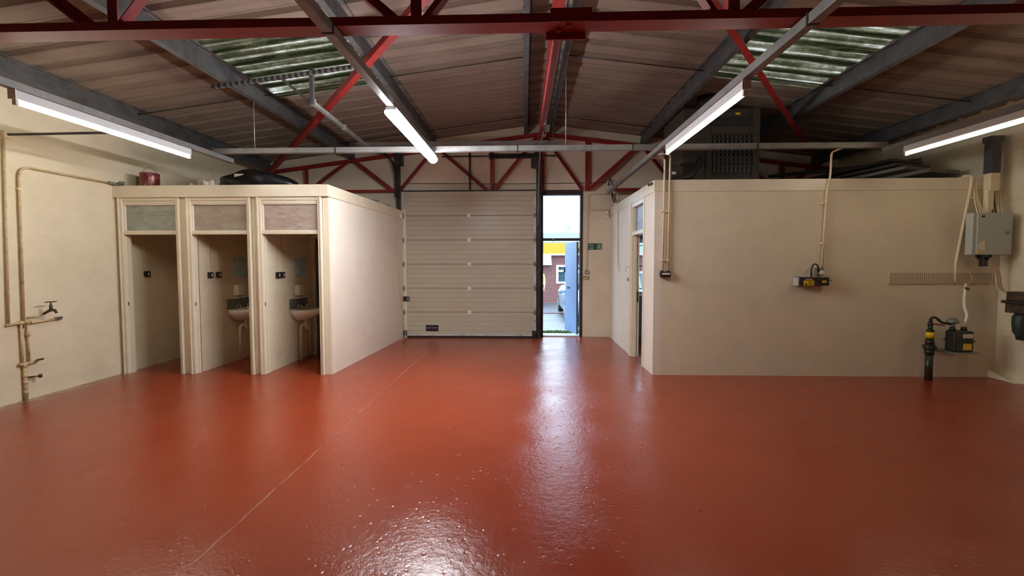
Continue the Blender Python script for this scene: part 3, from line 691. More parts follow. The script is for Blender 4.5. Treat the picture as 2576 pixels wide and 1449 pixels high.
t = b; tag(t, 'bulging black sack with a pale label on the washroom roof', 'sack')
lb = MB().box(-4.45, -4.31, 6.325, 6.42, CZ+0.185, CZ+0.25).build('sack_label', M['label_white'], t)
for i, (x, y, s, lab) in enumerate(((-5.02, 6.22, 0.05, 'small crumpled paper scrap furthest left of the black sack'), (-4.87, 6.30, 0.085, 'crumpled paper bag leaning beside the black sack'), (-4.72, 6.16, 0.055, 'crumpled paper scrap in front of the black sack'))):
    tag(blob('crumpled_paper', M['paper'], (x, y, CZ-0.01), (s*1.2, s, s*1.3), 20+i, 2, 0.45), lab, 'paper', 'waste paper on the washroom roof')
for i, (x0, y0, x1, y1, lab) in enumerate(((-2.80, 7.35, -2.66, 7.75, 'loose timber offcut at the edge of the washroom roof'), (-2.74, 7.95, -2.68, 8.45, 'longer timber offcut by the far end of the washroom roof'))):
    tag(MB().bar((x0-0.1, y0, CZ+0.015), (x1-0.08, y1, CZ+0.03), 0.06, 0.035).build('timber_offcut', M['timber'], bevel=0.003), lab, 'timber', 'timber offcuts')
t = thing('stop_valve', 'grey stop valve where the pipe meets the washroom roof corner', 'valve', (-5.86, 5.88, 2.74))
MB().cyl((-5.90, 5.80, 2.775), (-5.86, 5.98, 2.765), 0.02).cyl((-5.88, 5.89, 2.77), (-5.80, 5.89, 2.79), 0.016).build('valve_body', M['grey_metal'], t)
MB().box(-5.80, -5.79, 5.85, 5.93, 2.775, 2.805).build('valve_handle', M['grey_metal'], t)

# washroom side wall: sounder, post, cable
t = thing('alarm_sounder', 'round white sounder at the far end of the washroom side wall', 'alarm', (-2.62, 8.85, 2.60))
MB().lathe([(0.0, 0.0), (0.055, 0.0), (0.055, 0.03), (0.045, 0.055), (0.0, 0.065)], (-2.645, 8.80, 2.62), axis='x').build('dome', M['sounder'], t)
MB().tube([(-2.63, 8.80, 2.68), (-2.63, 8.86, 2.75)], 0.008).build('cable', M['cream_pipe'], t)
tag(MB().box(-2.63, -2.565, 8.98, 9.10, 0, 2.78).build('timber_post', M['gloss_wood'], bevel=0.004), 'cream painted timber post between washroom wall and shutter track', 'post')
tag(MB().tube([(-2.645, 8.55, 2.30), (-2.64, 8.62, 1.6), (-2.63, 8.72, 1.0), (-2.615, 8.88, 0.45), (-2.60, 8.94, 0.12), (-2.55, 8.80, 0.012), (-2.60, 8.55, 0.012)], 0.008, bend=0.1).build('loose_cable', M['rust_pipe']), 'thin brown cable trailing down the washroom side wall to the floor', 'cable')

# ------------------------------------------------------------------ left wall plumbing
x = XL+0.03
t = thing('water_pipe', 'tall cream pipe with rounded bend running to the washroom roof', 'pipe', (XL, 4.75, 0))
MB().tube([(x, 4.73, 0.86), (x, 4.755, 2.77), (x, 5.87, 2.77)], 0.0125, bend=0.14, bs=8).build('riser', M['rust_pipe'], t)
for z in (1.3, 1.9, 2.5): MB().cyl((XL, 4.75, z), (XL+0.045, 4.75, z), 0.016, n=12).build('pipe_clip', M['cream_pipe'], t)
t = thing('water_pipe', 'straight cream pipe rising up the left wall by the frame edge', 'pipe', (XL, 4.60, 0.9))
MB().tube([(x, 4.585, 0.93), (x, 4.63, 3.05)], 0.0115).build('riser', M['rust_pipe'], t)
for z in (1.28, 1.95, 2.7): MB().cyl((XL, 4.60+(z-1.2)*0.02, z), (XL+0.05, 4.60+(z-1.2)*0.02, z), 0.015, n=12).build('pipe_clip', M['cream_pipe'], t)
t = thing('cable_conduit', 'dark conduit crossing from the left wall to the lamp trunking', 'conduit', (XL, 4.66, 3.07))
MB().tube([(XL+0.02, 4.66, 3.10), (-4.30, 4.66, 3.11)], 0.014).build('conduit_tube', M['black_steel'], t)
MB().box(XL, XL+0.05, 4.62, 4.70, 3.06, 3.14).build('elbow_box', M['cream_pipe'], t, bevel=0.008)
# manifold
t = thing('valve_manifold', 'rusty cream pipe manifold with valves standing at the left wall', 'valve', (XL, 4.72, 0))
MB().tube([(x, 4.715, 0.0), (x, 4.715, 0.42)], 0.018).build('foot_pipe', M['rust_pipe'], t)
for yy in (4.70, 4.765): MB().tube([(x, yy, 0.42), (x, yy, 0.93)], 0.0115).build('upright', M['rust_pipe'], t)
b = MB()
for yy, zz in ((4.70, 0.93), (4.765, 0.93), (4.765, 0.78), (4.715, 0.42), (4.715, 0.30), (4.715, 0.22), (4.715, 0.10)): MB().cyl((x, yy, zz-0.022), (x, yy, zz+0.022), 0.021, n=8).build('coupling', M['rust_pipe'], t)
b.tube([(x, 4.56, 0.92), (x, 4.80, 0.94)], 0.013); b.build('cross_pipe', M['rust_pipe'], t)
MB().cyl((x, 4.66, 0.44), (x, 4.80, 0.44), 0.016).cyl((x, 4.80, 0.44), (x+0.05, 4.83, 0.46), 0.014).build('drain_valve', M['rust_pipe'], t)
MB().box(x+0.04, x+0.055, 4.80, 4.87, 0.455, 0.475).build('drain_lever', M['brass'], t)
MB().tube([(x, 4.74, 0.27), (x+0.06, 4.82, 0.27)], 0.010).cyl((x+0.06, 4.82, 0.25), (x+0.06, 4.82, 0.29), 0.016).build('bleed_cock', M['brass'], t)
t = thing('garden_tap', 'dark brass tap with cross handle on the left brick wall', 'tap', (x, 4.86, 1.0))
MB().tube([(x, 4.77, 0.985), (x, 4.90, 0.99), (x+0.05, 4.92, 1.02)], 0.011, bend=0.02).build('feed_pipe', M['rust_pipe'], t)
MB().tube([(x+0.03, 4.91, 1.01), (x+0.10, 4.925, 1.055), (x+0.15, 4.93, 1.055), (x+0.17, 4.935, 1.02)], [0.014, 0.018, 0.016, 0.013], n=12).cyl((x+0.11, 4.925, 1.06), (x+0.11, 4.925, 1.12), 0.016).build('spout', M['brass'], t)
MB().cyl((x+0.11, 4.925, 1.12), (x+0.11, 4.925, 1.155), 0.007).box(x+0.105, x+0.115, 4.86, 4.99, 1.152, 1.162).box(x+0.06, x+0.16, 4.92, 4.93, 1.152, 1.162).build('cross_handle', M['brass'], t)
t = thing('branch_pipe', 'short cream branch pipe ending in a grey cap beside the tap', 'pipe', (x, 4.95, 0.92))
MB().tube([(x, 4.80, 0.915), (x, 5.08, 0.93)], 0.012).build('pipe', M['rust_pipe'], t)
MB().cyl((x, 5.08, 0.93), (x, 5.13, 0.932), 0.02, n=8).box(x+0.02, x+0.035, 5.03, 5.12, 0.945, 0.955).build('end_cap', M['grey_metal'], t)

# ------------------------------------------------------------------ sectional shutter door
DX0, DX1, DY = -2.66, 0.245, 8.985
t = struct(thing('door_5', '', 'shutter door', ((DX0+DX1)/2, DY, 0)), 'closed cream sectional overhead door with six ribbed panels', 'shutter door')
PH = 3.13/6
for k in range(6):
    z0, z1 = 0.035+k*PH, 0.035+(k+1)*PH-0.006
    pts = []; nr = 5
    zs = [(z0, 0.0), (z0+0.006, 0.0)]
    prof_ = [(DY+0.006, z0)]
    for j in range(nr):
        za = z0 + (j+0.5)*(z1-z0)/nr
        prof_ += [(DY, za-(z1-z0)/nr/2+0.008 if j else z0+0.008), (DY, za+(z1-z0)/nr/2-0.008)]
        if j < nr-1: prof_ += [(DY+0.007, za+(z1-z0)/nr/2-0.003), (DY+0.007, za+(z1-z0)/nr/2+0.003)]
    prof_ += [(DY+0.006, z1), (DY+0.042, z1), (DY+0.042, z0)]
    pn = MB().prism(prof_, DX0+0.06, DX1-0.06, 'x').build('door_section', M['door_panel'], t)
    for s, xa in ((0, DX0), (1, DX1-0.06)):
        MB().box(xa, xa+0.06, DY-0.004, DY+0.042, z0, z1).build('end_stile', M['door_stile'], pn)
for k in range(1, 6):
    z = 0.035+k*PH
    MB().box(-1.235, -1.165, DY-0.010, DY, z-0.035, z-0.008).box(-1.235, -1.165, DY-0.010, DY, z+0.006, z+0.033).cyl((-1.24, DY-0.008, z-0.002), (-1.16, DY-0.008, z-0.002), 0.007, n=8).build('centre_hinge', M['upvc'], t)
    for s, xa in ((-1, DX0), (1, DX1)):
        MB().box(min(xa, xa-s*0.055), max(xa, xa-s*0.055), DY-0.02, DY-0.004, z-0.06, z+0.05).cyl((xa-s*0.05, DY-0.035, z), (xa+s*0.05, DY-0.035, z), 0.011, n=8).cyl((xa+s*0.02, DY-0.035, z), (xa+s*0.045, DY-0.035, z), 0.024, n=12).build('end_hinge', M['grey_metal'], t)
for s, xa in ((-1, DX0), (1, DX1)):
    MB().box(min(xa, xa-s*0.09), max(xa, xa-s*0.09), DY-0.03, DY-0.004, 0.04, 0.16).cyl((xa-s*0.03, DY-0.05, 0.10), (xa+s*0.04, DY-0.05, 0.10), 0.014, n=8).build('bottom_bracket', M['black_steel'], t)
    MB().box(min(xa+s*0.012, xa+s*0.085), max(xa+s*0.012, xa+s*0.085), DY-0.075, DY-0.01, 0.0, 3.05).box(min(xa+s*0.085, xa+s*0.095), max(xa+s*0.085, xa+s*0.095), DY-0.02, YB-0.005, 0.0, 3.14).build('vertical_track', M['black_steel'], t, bevel=0.004)
MB().box(DX0, DX1, DY-0.004, DY+0.045, 0.0, 0.035).build('bottom_seal', M['black'], t)
MB().box(DX0+0.06, DX1-0.06, DY-0.008, DY+0.0, 0.04, 0.075).build('bottom_rail', M['door_stile'], t)
MB().box(DX0, DX1, DY+0.0, YB-0.005, 3.165, 3.185).build('top_seal', M['black'], t)
h = MB().box(-2.15, -1.88, DY-0.014, DY, 0.145, 0.275).box(-2.135, -1.895, DY-0.018, DY-0.014, 0.16, 0.17).box(-2.135, -1.895, DY-0.018, DY-0.014, 0.25, 0.26).build('pull_handle', M['black'], t, bevel=0.005)
MB().box(-2.13, -1.90, DY-0.026, DY-0.014, 0.205, 0.225).build('grip', M['grey_metal'], h)
MB().box(DX0+0.0, DX0+0.10, DY-0.03, DY-0.004, 0.80, 0.90).tube([(DX0+0.06, DY-0.03, 0.89), (DX0+0.16, DY-0.05, 0.89), (DX0+0.16, DY-0.05, 0.82), (DX0+0.06, DY-0.03, 0.82)], 0.008, bend=0.01).build('slide_bolt', M['black_steel'], t)
# door lifting gear above the shutter
t = thing('door_lifting_gear', 'dark torsion shaft and spring above the shutter door', 'door gear', (-1.2, 8.88, 3.2))
MB().cyl((-1.75, 8.88, 3.87), (0.65, 8.88, 3.87), 0.014).build('shaft', M['black_steel'], t)
b = MB(); sp = [(-0.72+0.98*i/360, 8.88+0.045*math.cos(i*0.62), 3.87+0.045*math.sin(i*0.62)) for i in range(361)]
b.tube(sp, 0.011, n=6); b.build('torsion_spring', M['black'], t)
MB().cyl((-0.75, 8.88, 3.87), (-0.70, 8.88, 3.87), 0.07, n=20).build('spring_plug', M['black_steel'], t)
MB().box(0.20, 0.30, 8.84, 9.0, 3.62, 3.96).box(0.13, 0.20, 8.84, 8.92, 3.62, 3.90).build('bearing_plate', M['black_steel'], t)
MB().box(-2.76, -2.60, 8.84, 9.0, 3.70, 3.96).build('bearing_plate', M['black_steel'], t)
MB().lathe([(0, -0.015), (0.085, -0.015), (0.075, 0), (0.085, 0.015), (0, 0.015)], (-1.16, 8.88, 3.87), axis='x').build('chain_wheel', M['black_steel'], t)
b = MB()
for k in range(36):
    for yy in (8.80, 8.96):
        z = 3.86-0.0195*k
        b.box(-1.166-0.006*(k % 2), -1.154+0.006*(k % 2), yy-0.005, yy+0.005, z-0.014, z+0.014)
b.build('hand_chain', M['black_steel'], t)
for xx, yy in ((-2.71, 8.90), (0.30, 8.90)):
    MB().box(xx-0.06, xx+0.06, yy-0.03, yy+0.03, 3.05, 3.80).build('high_lift_track', M['black_steel'], t, bevel=0.004)
t2 = thing('cable_bundle', 'black cables curving down beside the shutter door track', 'cables', (-2.8, 8.8, 3.1))
for i in range(3):
    o = 0.035*i
    MB().tube([(-3.2, 8.80, 4.02-o), (-2.95, 8.80, 3.98-o), (-2.78+o*0.5, 8.80, 3.75), (-2.72+o*0.6, 8.80, 3.45), (-2.71+o*0.5, 8.80, 3.0)], 0.013, bend=0.2).build('cable', M['black'], t2)
# cable with hook hanging off the ridge tie
t = thing('hanging_cable', 'grey pull cable with hook hanging from the roof ridge to the shutter track', 'cable', (0.3, 7.0, 3.2))
MB().tube([(0.36, 6.45, 4.20), (0.335, 7.2, 3.93), (0.30, 8.2, 3.86), (0.29, 8.72, 3.52), (0.27, 8.78, 2.4)], 0.012, bend=0.2).build('cable', M['grey_metal'], t)
MB().cyl((0.34, 7.05, 3.97), (0.335, 7.25, 3.91), 0.03, n=10).tube([(0.335, 7.2, 3.90), (0.31, 7.22, 3.82), (0.34, 7.25, 3.78), (0.36, 7.22, 3.82)], 0.012, bend=0.02).build('hook', M['grey_metal'], t)

# ------------------------------------------------------------------ exit door
EX0, EX1 = 0.40, 1.20
t = struct(thing('door_6', '', 'door', (0.8, YB, 0)), 'open blue-grey exit door with glazed panel above in a dark frame', 'door')
MB().box(0.34, 0.40, YB-0.03, YB+0.14, 0.0, 3.20).build('frame_post', M['dark_timber'], t, bevel=0.004)
MB().box(1.20, 1.255, YB-0.02, YB+0.14, 0.0, 3.20).build('frame_post', M['dark_timber'], t, bevel=0.004)
MB().box(0.40, 1.20, YB-0.02, YB+0.14, 3.095, 3.20).build('frame_head', M['dark_timber'], t, bevel=0.004)
MB().box(0.40, 1.20, YB-0.01, YB+0.12, 2.105, 2.16).build('transom_bar', M['dark_timber'], t, bevel=0.004)
MB().box(0.40, 1.20, YB+0.05, YB+0.056, 2.16, 3.095).build('transom_pane', M['glass'], t)
MB().box(0.40, 1.20, YB+0.0, YB+0.14, 0.0, 0.022).build('threshold', M['concrete'], t)
MB().box(0.60, 0.64, YB-0.03, YB-0.01, 2.09, 2.15).build('door_latch_keep', M['grey_metal'], t)
ang = math.radians(76); hx, hy = 1.185, YB+0.13
def lf(u, w): return (hx - u*math.cos(ang) + w*math.sin(ang), hy + u*math.sin(ang) + w*math.cos(ang))
def leafbox(u0, u1, w0, w1, z0, z1):
    P = [lf(u, w)+(z,) for u in (u0, u1) for w in (w0, w1) for z in (z0, z1)]; return MB().hexa(P)
lfo = leafbox(0.0, 0.77, -0.044, 0.0, 0.03, 2.09).build('door_leaf', M['leaf'], t, bevel=0.003)
leafbox(0.40, 0.60, -0.049, -0.044, 1.02, 1.07).build('letter_plate', M['black'], lfo)
leafbox(0.70, 0.76, -0.049, -0.044, 0.98, 1.16).build('handle_plate', M['upvc'], lfo)
leafbox(0.66, 0.80, -0.10, -0.085, 1.06, 1.08).build('lever_handle', M['upvc'], lfo)
leafbox(0.755, 0.80, -0.07, 0.02, 1.40, 1.52).build('lock_case', M['dark_timber'], lfo)
for z in (0.25, 1.1, 1.9): MB().cyl((hx, hy+0.005, z-0.05), (hx, hy+0.005, z+0.05), 0.012, n=10).build('hinge', M['grey_metal'], t)

# pier beside the exit: sign, call point, conduit, sounder
y = YB
t = thing('fire_exit_sign', 'green fire exit sign with running figure on the pier', 'sign', (1.51, y, 1.91))
MB().box(1.372, 1.677, y-0.006, y, 1.905, 2.045).build('sign_plate', M['sign_green'], t)
text('Fire', 'lettering', M['sign_white'], t, (1.397, y-0.007, 1.985), 0.062)
text('exit', 'lettering', M['sign_white'], t, (1.397, y-0.007, 1.925), 0.062)
b = MB(); cx, cz = 1.617, 1.975                     # pictogram: door outline and running figure
for a in ((cx-0.045, cx+0.045, cz+0.048, cz+0.055), (cx-0.045, cx-0.038, cz-0.05, cz+0.055), (cx+0.038, cx+0.045, cz-0.05, cz+0.055), (cx-0.045, cx+0.045, cz-0.055, cz-0.048)): b.box(a[0], a[1], y-0.008, y-0.006, a[2], a[3])
b.cyl((cx+0.008, y-0.0085, cz+0.033), (cx+0.008, y-0.006, cz+0.033), 0.008, n=12)
for p, q, w in (((0.004, 0.022), (-0.004, -0.008), 0.014), ((-0.004, -0.008), (0.016, -0.022), 0.010), ((0.016, -0.022), (0.012, -0.042), 0.009), ((-0.004, -0.008), (-0.016, -0.024), 0.010), ((-0.016, -0.024), (-0.034, -0.026), 0.009), ((0.004, 0.018), (0.024, 0.006), 0.007), ((0.002, 0.018), (-0.016, 0.016), 0.007), ((-0.016, 0.016), (-0.024, 0.004), 0.007)):
    b.bar((cx+p[0], y-0.007, cz+p[1]), (cx+q[0], y-0.007, cz+q[1]), 0.002, w, up=(q[1]-p[1], 0, -(q[0]-p[0])))
b.build('pictogram', M['sign_white'], t)
t = thing('fire_call_point', 'round grey fire call point on the pier below the exit sign', 'call point', (1.35, y, 1.37))
MB().cyl((1.352, y, 1.42), (1.352, y-0.035, 1.42), 0.05, n=20).build('back_plate', M['grey_metal'], t)
MB().cyl((1.352, y-0.035, 1.42), (1.352, y-0.05, 1.42), 0.02, n=16).build('button', M['white_plastic'], t)
t = thing('fire_action_notice', 'small orange and pale green notice below the call point', 'sign', (1.35, y, 1.24))
MB().box(1.275, 1.335, y-0.004, y, 1.245, 1.335).build('orange_panel', M['orange'], t)
MB().box(1.335, 1.425, y-0.004, y, 1.245, 1.335).build('green_panel', M['pale_green'], t)
b = MB().box(1.29, 1.298, y-0.005, y-0.004, 1.26, 1.30).cyl((1.294, y-0.005, 1.315), (1.294, y-0.004, 1.315), 0.006, n=10).prism([(1.308, 1.258), (1.328, 1.258), (1.326, 1.29), (1.318, 1.31), (1.310, 1.29)], y-0.005, y-0.004, 'y'); b.build('symbols', M['sign_white'], t)
b = MB()
for k in range(5): b.box(1.345, 1.415-0.012*(k % 2), y-0.005, y-0.004, 1.257+0.015*k, 1.262+0.015*k)
b.build('print_lines', M['sign_green'], t)
t = thing('cable_conduit', 'cream conduit bending down the pier to the call point', 'conduit', (1.355, y, 1.45))
MB().tube([(1.86, y-0.015, 3.105), (1.375, y-0.015, 3.10), (1.352, y-0.015, 1.47)], 0.012, bend=0.09, bs=7).build('conduit_tube', M['cream_pipe'], t)
for z in (1.62, 2.30, 2.80): MB().box(1.33, 1.39, y-0.028, y-0.001, z-0.012, z+0.012).build('saddle', M['cream_pipe'], t, bevel=0.004)
tag(MB().cyl((1.26, y-0.042, 2.755), (1.80, y-0.042, 2.755), 0.012).build('cable_conduit', M['cream_pipe']), 'short level conduit across the pier beside the exit fanlight', 'conduit')
t = thing('alarm_sounder', 'small cream sounder in the corner beside the office wall', 'alarm', (1.79, y, 2.58))
MB().lathe([(0, 0), (0.05, 0), (0.05, -0.03), (0.04, -0.06), (0, -0.07)], (1.785, y, 2.63), axis='y').build('dome', M['white_plastic'], t)
MB().box(1.765, 1.805, y-0.05, y, 2.68, 2.78).build('back_box', M['white_plastic'], t, bevel=0.004)
t = thing('cable_bundle', 'dark tangled cables where the trunking meets the far wall', 'cables', (1.85, 9.0, 2.9))
MB().tube([(1.80, 9.12, 3.28), (1.80, 9.0, 3.42), (1.86, 8.98, 3.30), (1.86, 9.05, 3.0), (1.95, 9.05, 2.86)], 0.012, bend=0.05).build('cable', M['black'], t)
MB().tube([(1.88, 9.10, 3.10), (1.92, 9.05, 2.98), (2.02, 9.0, 2.86), (2.2, 8.95, 2.84)], 0.010, bend=0.05).build('cable', M['black'], t)
tag(MB().tube([(-2.6, YB-0.012, 3.36), (-0.2, YB-0.012, 3.335), (1.75, YB-0.012, 3.35)], 0.007).build('wall_cable', M['timber_dark']), 'thin cable clipped along the gable above the shutter door', 'cable')

# ------------------------------------------------------------------ office block (right)
OZ = 2.80; OX = 1.85
b = MB().box(OX+0.1, XR, OF, OF+0.12, 0, OZ-0.16)
struct(b.build('wall_office', M['plaster']), 'long plain cream office wall facing the camera', 'wall')
DY0, DY1 = 6.53, 7.27     # office doorway
b = MB().box(OX, OX+0.1, OF, DY0, 0, OZ-0.16).box(OX, OX+0.1, DY1, YB, 0, OZ-0.16).box(OX, OX+0.1, DY0, DY1, 2.63, OZ-0.16)
struct(b.build('wall_office_side', M['plaster_white']), 'white-cream office side wall with doorway beside the exit', 'wall')
b = MB().box(OX-0.012, XR, OF-0.012, OF+0.10, OZ-0.165, OZ).box(OX-0.012, OX+0.09, OF+0.10, YB, OZ-0.165, OZ)
struct(b.build('trim_3', M['gloss_wood'], bevel=0.003), 'cream fascia band along the top of the office', 'fascia')
struct(MB().box(OX+0.09, XR, OF+0.10, YB, OZ-0.12, OZ-0.01).build('ceiling_office', M['grey_paint']), 'flat office roof deck', 'ceiling')
b = MB().box(OX+0.101, OX+0.106, OF+0.12, DY0, 0, 2.6).box(3.9, 4.0, OF+0.12, YB, 0, 2.66).box(OX+0.10, OX+0.106, DY1+0.0, YB-0.03, 0, 2.66)
struct(b.build('wall_office_inner', M['grey_paint']), 'grey inner office partition', 'wall')
struct(MB().box(1.95, 3.9, YB-0.03, YB, 0, 0.90).box(1.95, 2.40, YB-0.03, YB, 0.9, 2.66).box(2.40, 3.9, YB-0.03, YB, 2.14, 2.66).build('trim_4', M['grey_paint']), 'grey dado panelling under the office window', 'panelling')
t = struct(thing('door_7', '', 'doorway', (OX, 6.9, 0)), 'open office doorway with cream frame and clouded fanlight', 'doorway')
for ya, yb in ((DY0, DY0+0.05), (DY1-0.05, DY1)):
    MB().box(OX-0.015, OX+0.115, ya, yb, 0, 2.63).box(OX+0.03, OX+0.07, ya-0.012 if ya > 7 else yb, ya if ya > 7 else yb+0.012, 0, 2.08).build('jamb', M['gloss_wood'], t, bevel=0.003)
MB().box(OX-0.015, OX+0.115, DY0+0.05, DY1-0.05, 2.56, 2.63).build('head', M['gloss_wood'], t, bevel=0.003)
MB().box(OX-0.015, OX+0.115, DY0+0.05, DY1-0.05, 2.09, 2.15).build('transom_rail', M['gloss_wood'], t, bevel=0.003)
MB().box(OX+0.04, OX+0.048, DY0+0.05, DY1-0.05, 2.15, 2.56).build('fanlight_pane', M['office_glass'], t)
MB().box(OX-0.035, OX-0.002, DY1, DY1+0.06, 0, 2.66).build('architrave', M['gloss_wood'], t, bevel=0.004)
MB().box(OX+0.072, OX+0.10, DY1-0.053, DY1-0.05, 0.95, 1.13).build('strike_plate', M['brass'], t)
t = struct(thing('window_3', '', 'window', (3.0, YB, 0.93)), 'barred office window looking out to the street', 'window')
MB().box(2.40, 3.60, YB+0.08, YB+0.14, 0.93, 0.99).box(2.40, 3.60, YB+0.08, YB+0.14, 2.06, 2.12).box(2.40, 2.46, YB+0.08, YB+0.14, 0.99, 2.06).box(3.54, 3.60, YB+0.08, YB+0.14, 0.99, 2.06).box(2.98, 3.03, YB+0.08, YB+0.14, 0.99, 2.06).build('frame', M['upvc'], t, bevel=0.004)
MB().box(2.46, 3.54, YB+0.105, YB+0.111, 0.99, 2.06).build('pane', M['glass'], t)
MB().box(2.34, 3.66, YB-0.12, YB+0.08, 0.895, 0.93).build('sill', M['white_wood'], t, bevel=0.004)
b = MB()
for k in range(12): b.cyl((2.47+0.1*k, YB+0.19, 0.95), (2.47+0.1*k, YB+0.19, 2.10), 0.0045, n=8)
for z in (1.05, 1.55, 2.0): b.box(2.41, 3.59, YB+0.183, YB+0.197, z-0.008, z+0.008)
b.build('security_bars', M['black_steel'], t)
# fittings on the office side wall
x = OX
t = thing('cable_conduit', 'cream conduit with switch halfway along the office side wall', 'conduit', (x, 8.3, 1.5))
MB().tube([(x-0.012, 8.40, 3.0), (x-0.012, 8.30, 1.58)], 0.012).build('conduit_tube', M['cream_pipe'], t)
MB().box(x-0.045, x, 8.23, 8.33, 1.47, 1.58).build('switch_box', M['white_plastic'], t, bevel=0.006)
MB().box(x-0.052, x-0.045, 8.265, 8.295, 1.505, 1.545).build('rocker', M['white_plastic'], t, bevel=0.002)
t = thing('hold_back_hook', 'white hook beside the office doorway', 'hook', (x, 7.48, 1.48))
MB().box(x-0.008, x, 7.43, 7.50, 1.46, 1.56).tube([(x-0.005, 7.465, 1.55), (x-0.06, 7.46, 1.56), (x-0.075, 7.455, 1.50), (x-0.05, 7.455, 1.47)], 0.012, bend=0.02).build('hook_body', M['white_plastic'], t)
t = thing('hasp_lock', 'grey steel hasp below the hook at the office doorway', 'lock', (x, 7.45, 1.31))
MB().box(x-0.010, x, 7.34, 7.58, 1.30, 1.355).build('hasp_strap', M['grey_metal'], t)
MB().box(x-0.03, x-0.010, 7.38, 7.43, 1.295, 1.36).cyl((x-0.016, 7.52, 1.328), (x-0.010, 7.52, 1.328), 0.010, n=10).build('staple', M['grey_metal'], t)
tag(MB().tube([(x-0.012, 6.10, 2.765), (x-0.05, 6.13, 2.75), (x-0.06, 6.20, 2.775), (x-0.03, 6.22, 2.75)], 0.012, bend=0.02).cyl((x-0.012, 6.12, 2.76), (x-0.045, 6.12, 2.755), 0.018, n=8).build('cable_clamp', M['brass']), 'dull metal clamp at the top corner of the office wall', 'clamp')
tag(MB().cyl((x-0.012, 8.40, 2.78), (x-0.06, 8.44, 2.80), 0.02, n=10).tube([(x-0.05, 8.43, 2.80), (x-0.06, 8.37, 2.74)], 0.01).build('conduit_gland', M['white_plastic']), 'cream gland where the conduit leaves the office fascia', 'gland')

# ------------------------------------------------------------------ office front wall fittings
y = OF
for px, lab in ((1.965, 'left conduit of the pair rising from the black isolator to the trunking'), (2.04, 'right conduit of the pair rising from the black isolator to the trunking')):
    t = thing('cable_conduit', lab, 'conduit', (px, y, 1.5))
    MB().tube([(1.79, y-0.028, 3.10 if px < 2 else 3.155), (px+0.01, y-0.028, 3.10 if px < 2 else 3.155), (px, y-0.028, 1.50)], 0.0125, bend=0.05).build('conduit_tube', M['cream_pipe'], t)
    for z in (1.66, 2.35): MB().box(px-0.03, px+0.018, y-0.042, y-0.001, z-0.012, z+0.012).build('saddle', M['cream_pipe'], t, bevel=0.004)
t = thing('isolator_switch', 'black isolator box with pale label near the office corner', 'isolator', (2.0, y, 1.42))
MB().box(1.93, 2.07, y-0.075, y, 1.42, 1.50).build('casing', M['black'], t, bevel=0.008)
MB().box(1.945, 2.055, y-0.079, y-0.075, 1.455, 1.482).build('label_plate', M['label_white'], t)
for px in (1.955, 2.045): MB().cyl((px, y-0.03, 1.50), (px, y-0.03, 1.515), 0.018, n=10).build('gland', M['black'], t)
t = thing('cable_conduit', 'cream conduit dropping to the socket in the middle of the office wall', 'conduit', (4.2, y, 1.5))
MB().tube([(4.27, 5.80, 3.165), (4.27, y-0.03, 3.16), (4.265, y-0.03, 2.85), (4.225, y-0.028, 2.6), (4.19, y-0.028, 1.55)], 0.013, bend=0.05).build('conduit_tube', M['cream_pipe'], t)
for z in (1.9, 2.45): MB().box(4.17, 4.235, y-0.042, y-0.001, z-0.012, z+0.012).build('saddle', M['cream_pipe'], t, bevel=0.004)
t = thing('wall_socket', 'grey plug and socket above the labelled black unit', 'socket', (4.17, y, 1.45))
MB().box(4.105, 4.205, y-0.05, y, 1.445, 1.55).build('back_box', M['grey_metal'], t, bevel=0.006)
MB().box(4.14, 4.195, y-0.085, y-0.05, 1.455, 1.515).build('plug', M['label_white'], t, bevel=0.008)
MB().tube([(4.13, y-0.06, 1.50), (4.10, y-0.06, 1.60), (4.05, y-0.06, 1.605), (4.02, y-0.06, 1.53), (4.025, y-0.06, 1.42)], 0.010, bend=0.05, bs=6).build('flex', M['black'], t)
t = thing('fly_killer_unit', 'long black boxed unit with red and yellow warning labels', 'electrical unit', (4.04, y, 1.30))
MB().box(3.83, 4.24, y-0.11, y, 1.30, 1.42).build('casing', M['black'], t, bevel=0.006)
MB().box(3.815, 3.83, y-0.105, y-0.005, 1.302, 1.415).build('end_cap', M['board_grey'], t)
MB().box(3.905, 4.015, y-0.113, y-0.11, 1.383, 1.402).build('red_label', M['label_red'], t)
lb = MB().box(3.89, 4.03, y-0.113, y-0.11, 1.305, 1.375).build('yellow_label', M['label_yellow'], t)
b = MB().prism([(3.90, 1.312), (3.935, 1.312), (3.9175, 1.345)], y-0.1145, y-0.113, 'y')
for k in range(4): b.box(3.945, 4.02-0.01*(k % 2), y-0.1145, y-0.113, 1.315+0.014*k, 1.320+0.014*k)
b.build('print', M['black'], lb)
b = MB()
for k in range(6): b.box(3.915+0.016*k, 3.926+0.016*k, y-0.1145, y-0.113, 1.388, 1.397)
b.build('print', M['sign_white'], t)
MB().box(4.14, 4.20, y-0.113, y-0.11, 1.345, 1.372).build('small_yellow_label', M['label_yellow'], t)
MB().box(4.03, 4.10, y-0.113, y-0.11, 1.318, 1.326).build('red_strip', M['label_red'], t)
MB().cyl((4.24, y-0.06, 1.375), (4.30, y-0.06, 1.375), 0.011, n=10).build('stub', M['grey_metal'], t)
tag(MB().box(5.13, 6.53, y-0.014, y-0.004, 1.322, 1.476).build('cable_tray', M['slotted']), 'long perforated cream cable tray fixed level on the office wall', 'cable tray')
t = thing('white_pipe', 'cream pipe stepping down the office wall beside the grey cabinet', 'pipe', (6.1, y, 1.35))
MB().tube([(6.10, y+0.02, 2.825), (6.18, y-0.03, 2.82), (6.175, y-0.03, 2.70), (6.03, y-0.03, 1.72), (5.995, y-0.05, 1.63), (6.0, y-0.05, 1.35)], 0.018, bend=0.04).build('pipe_run', M['cream_pipe'], t)
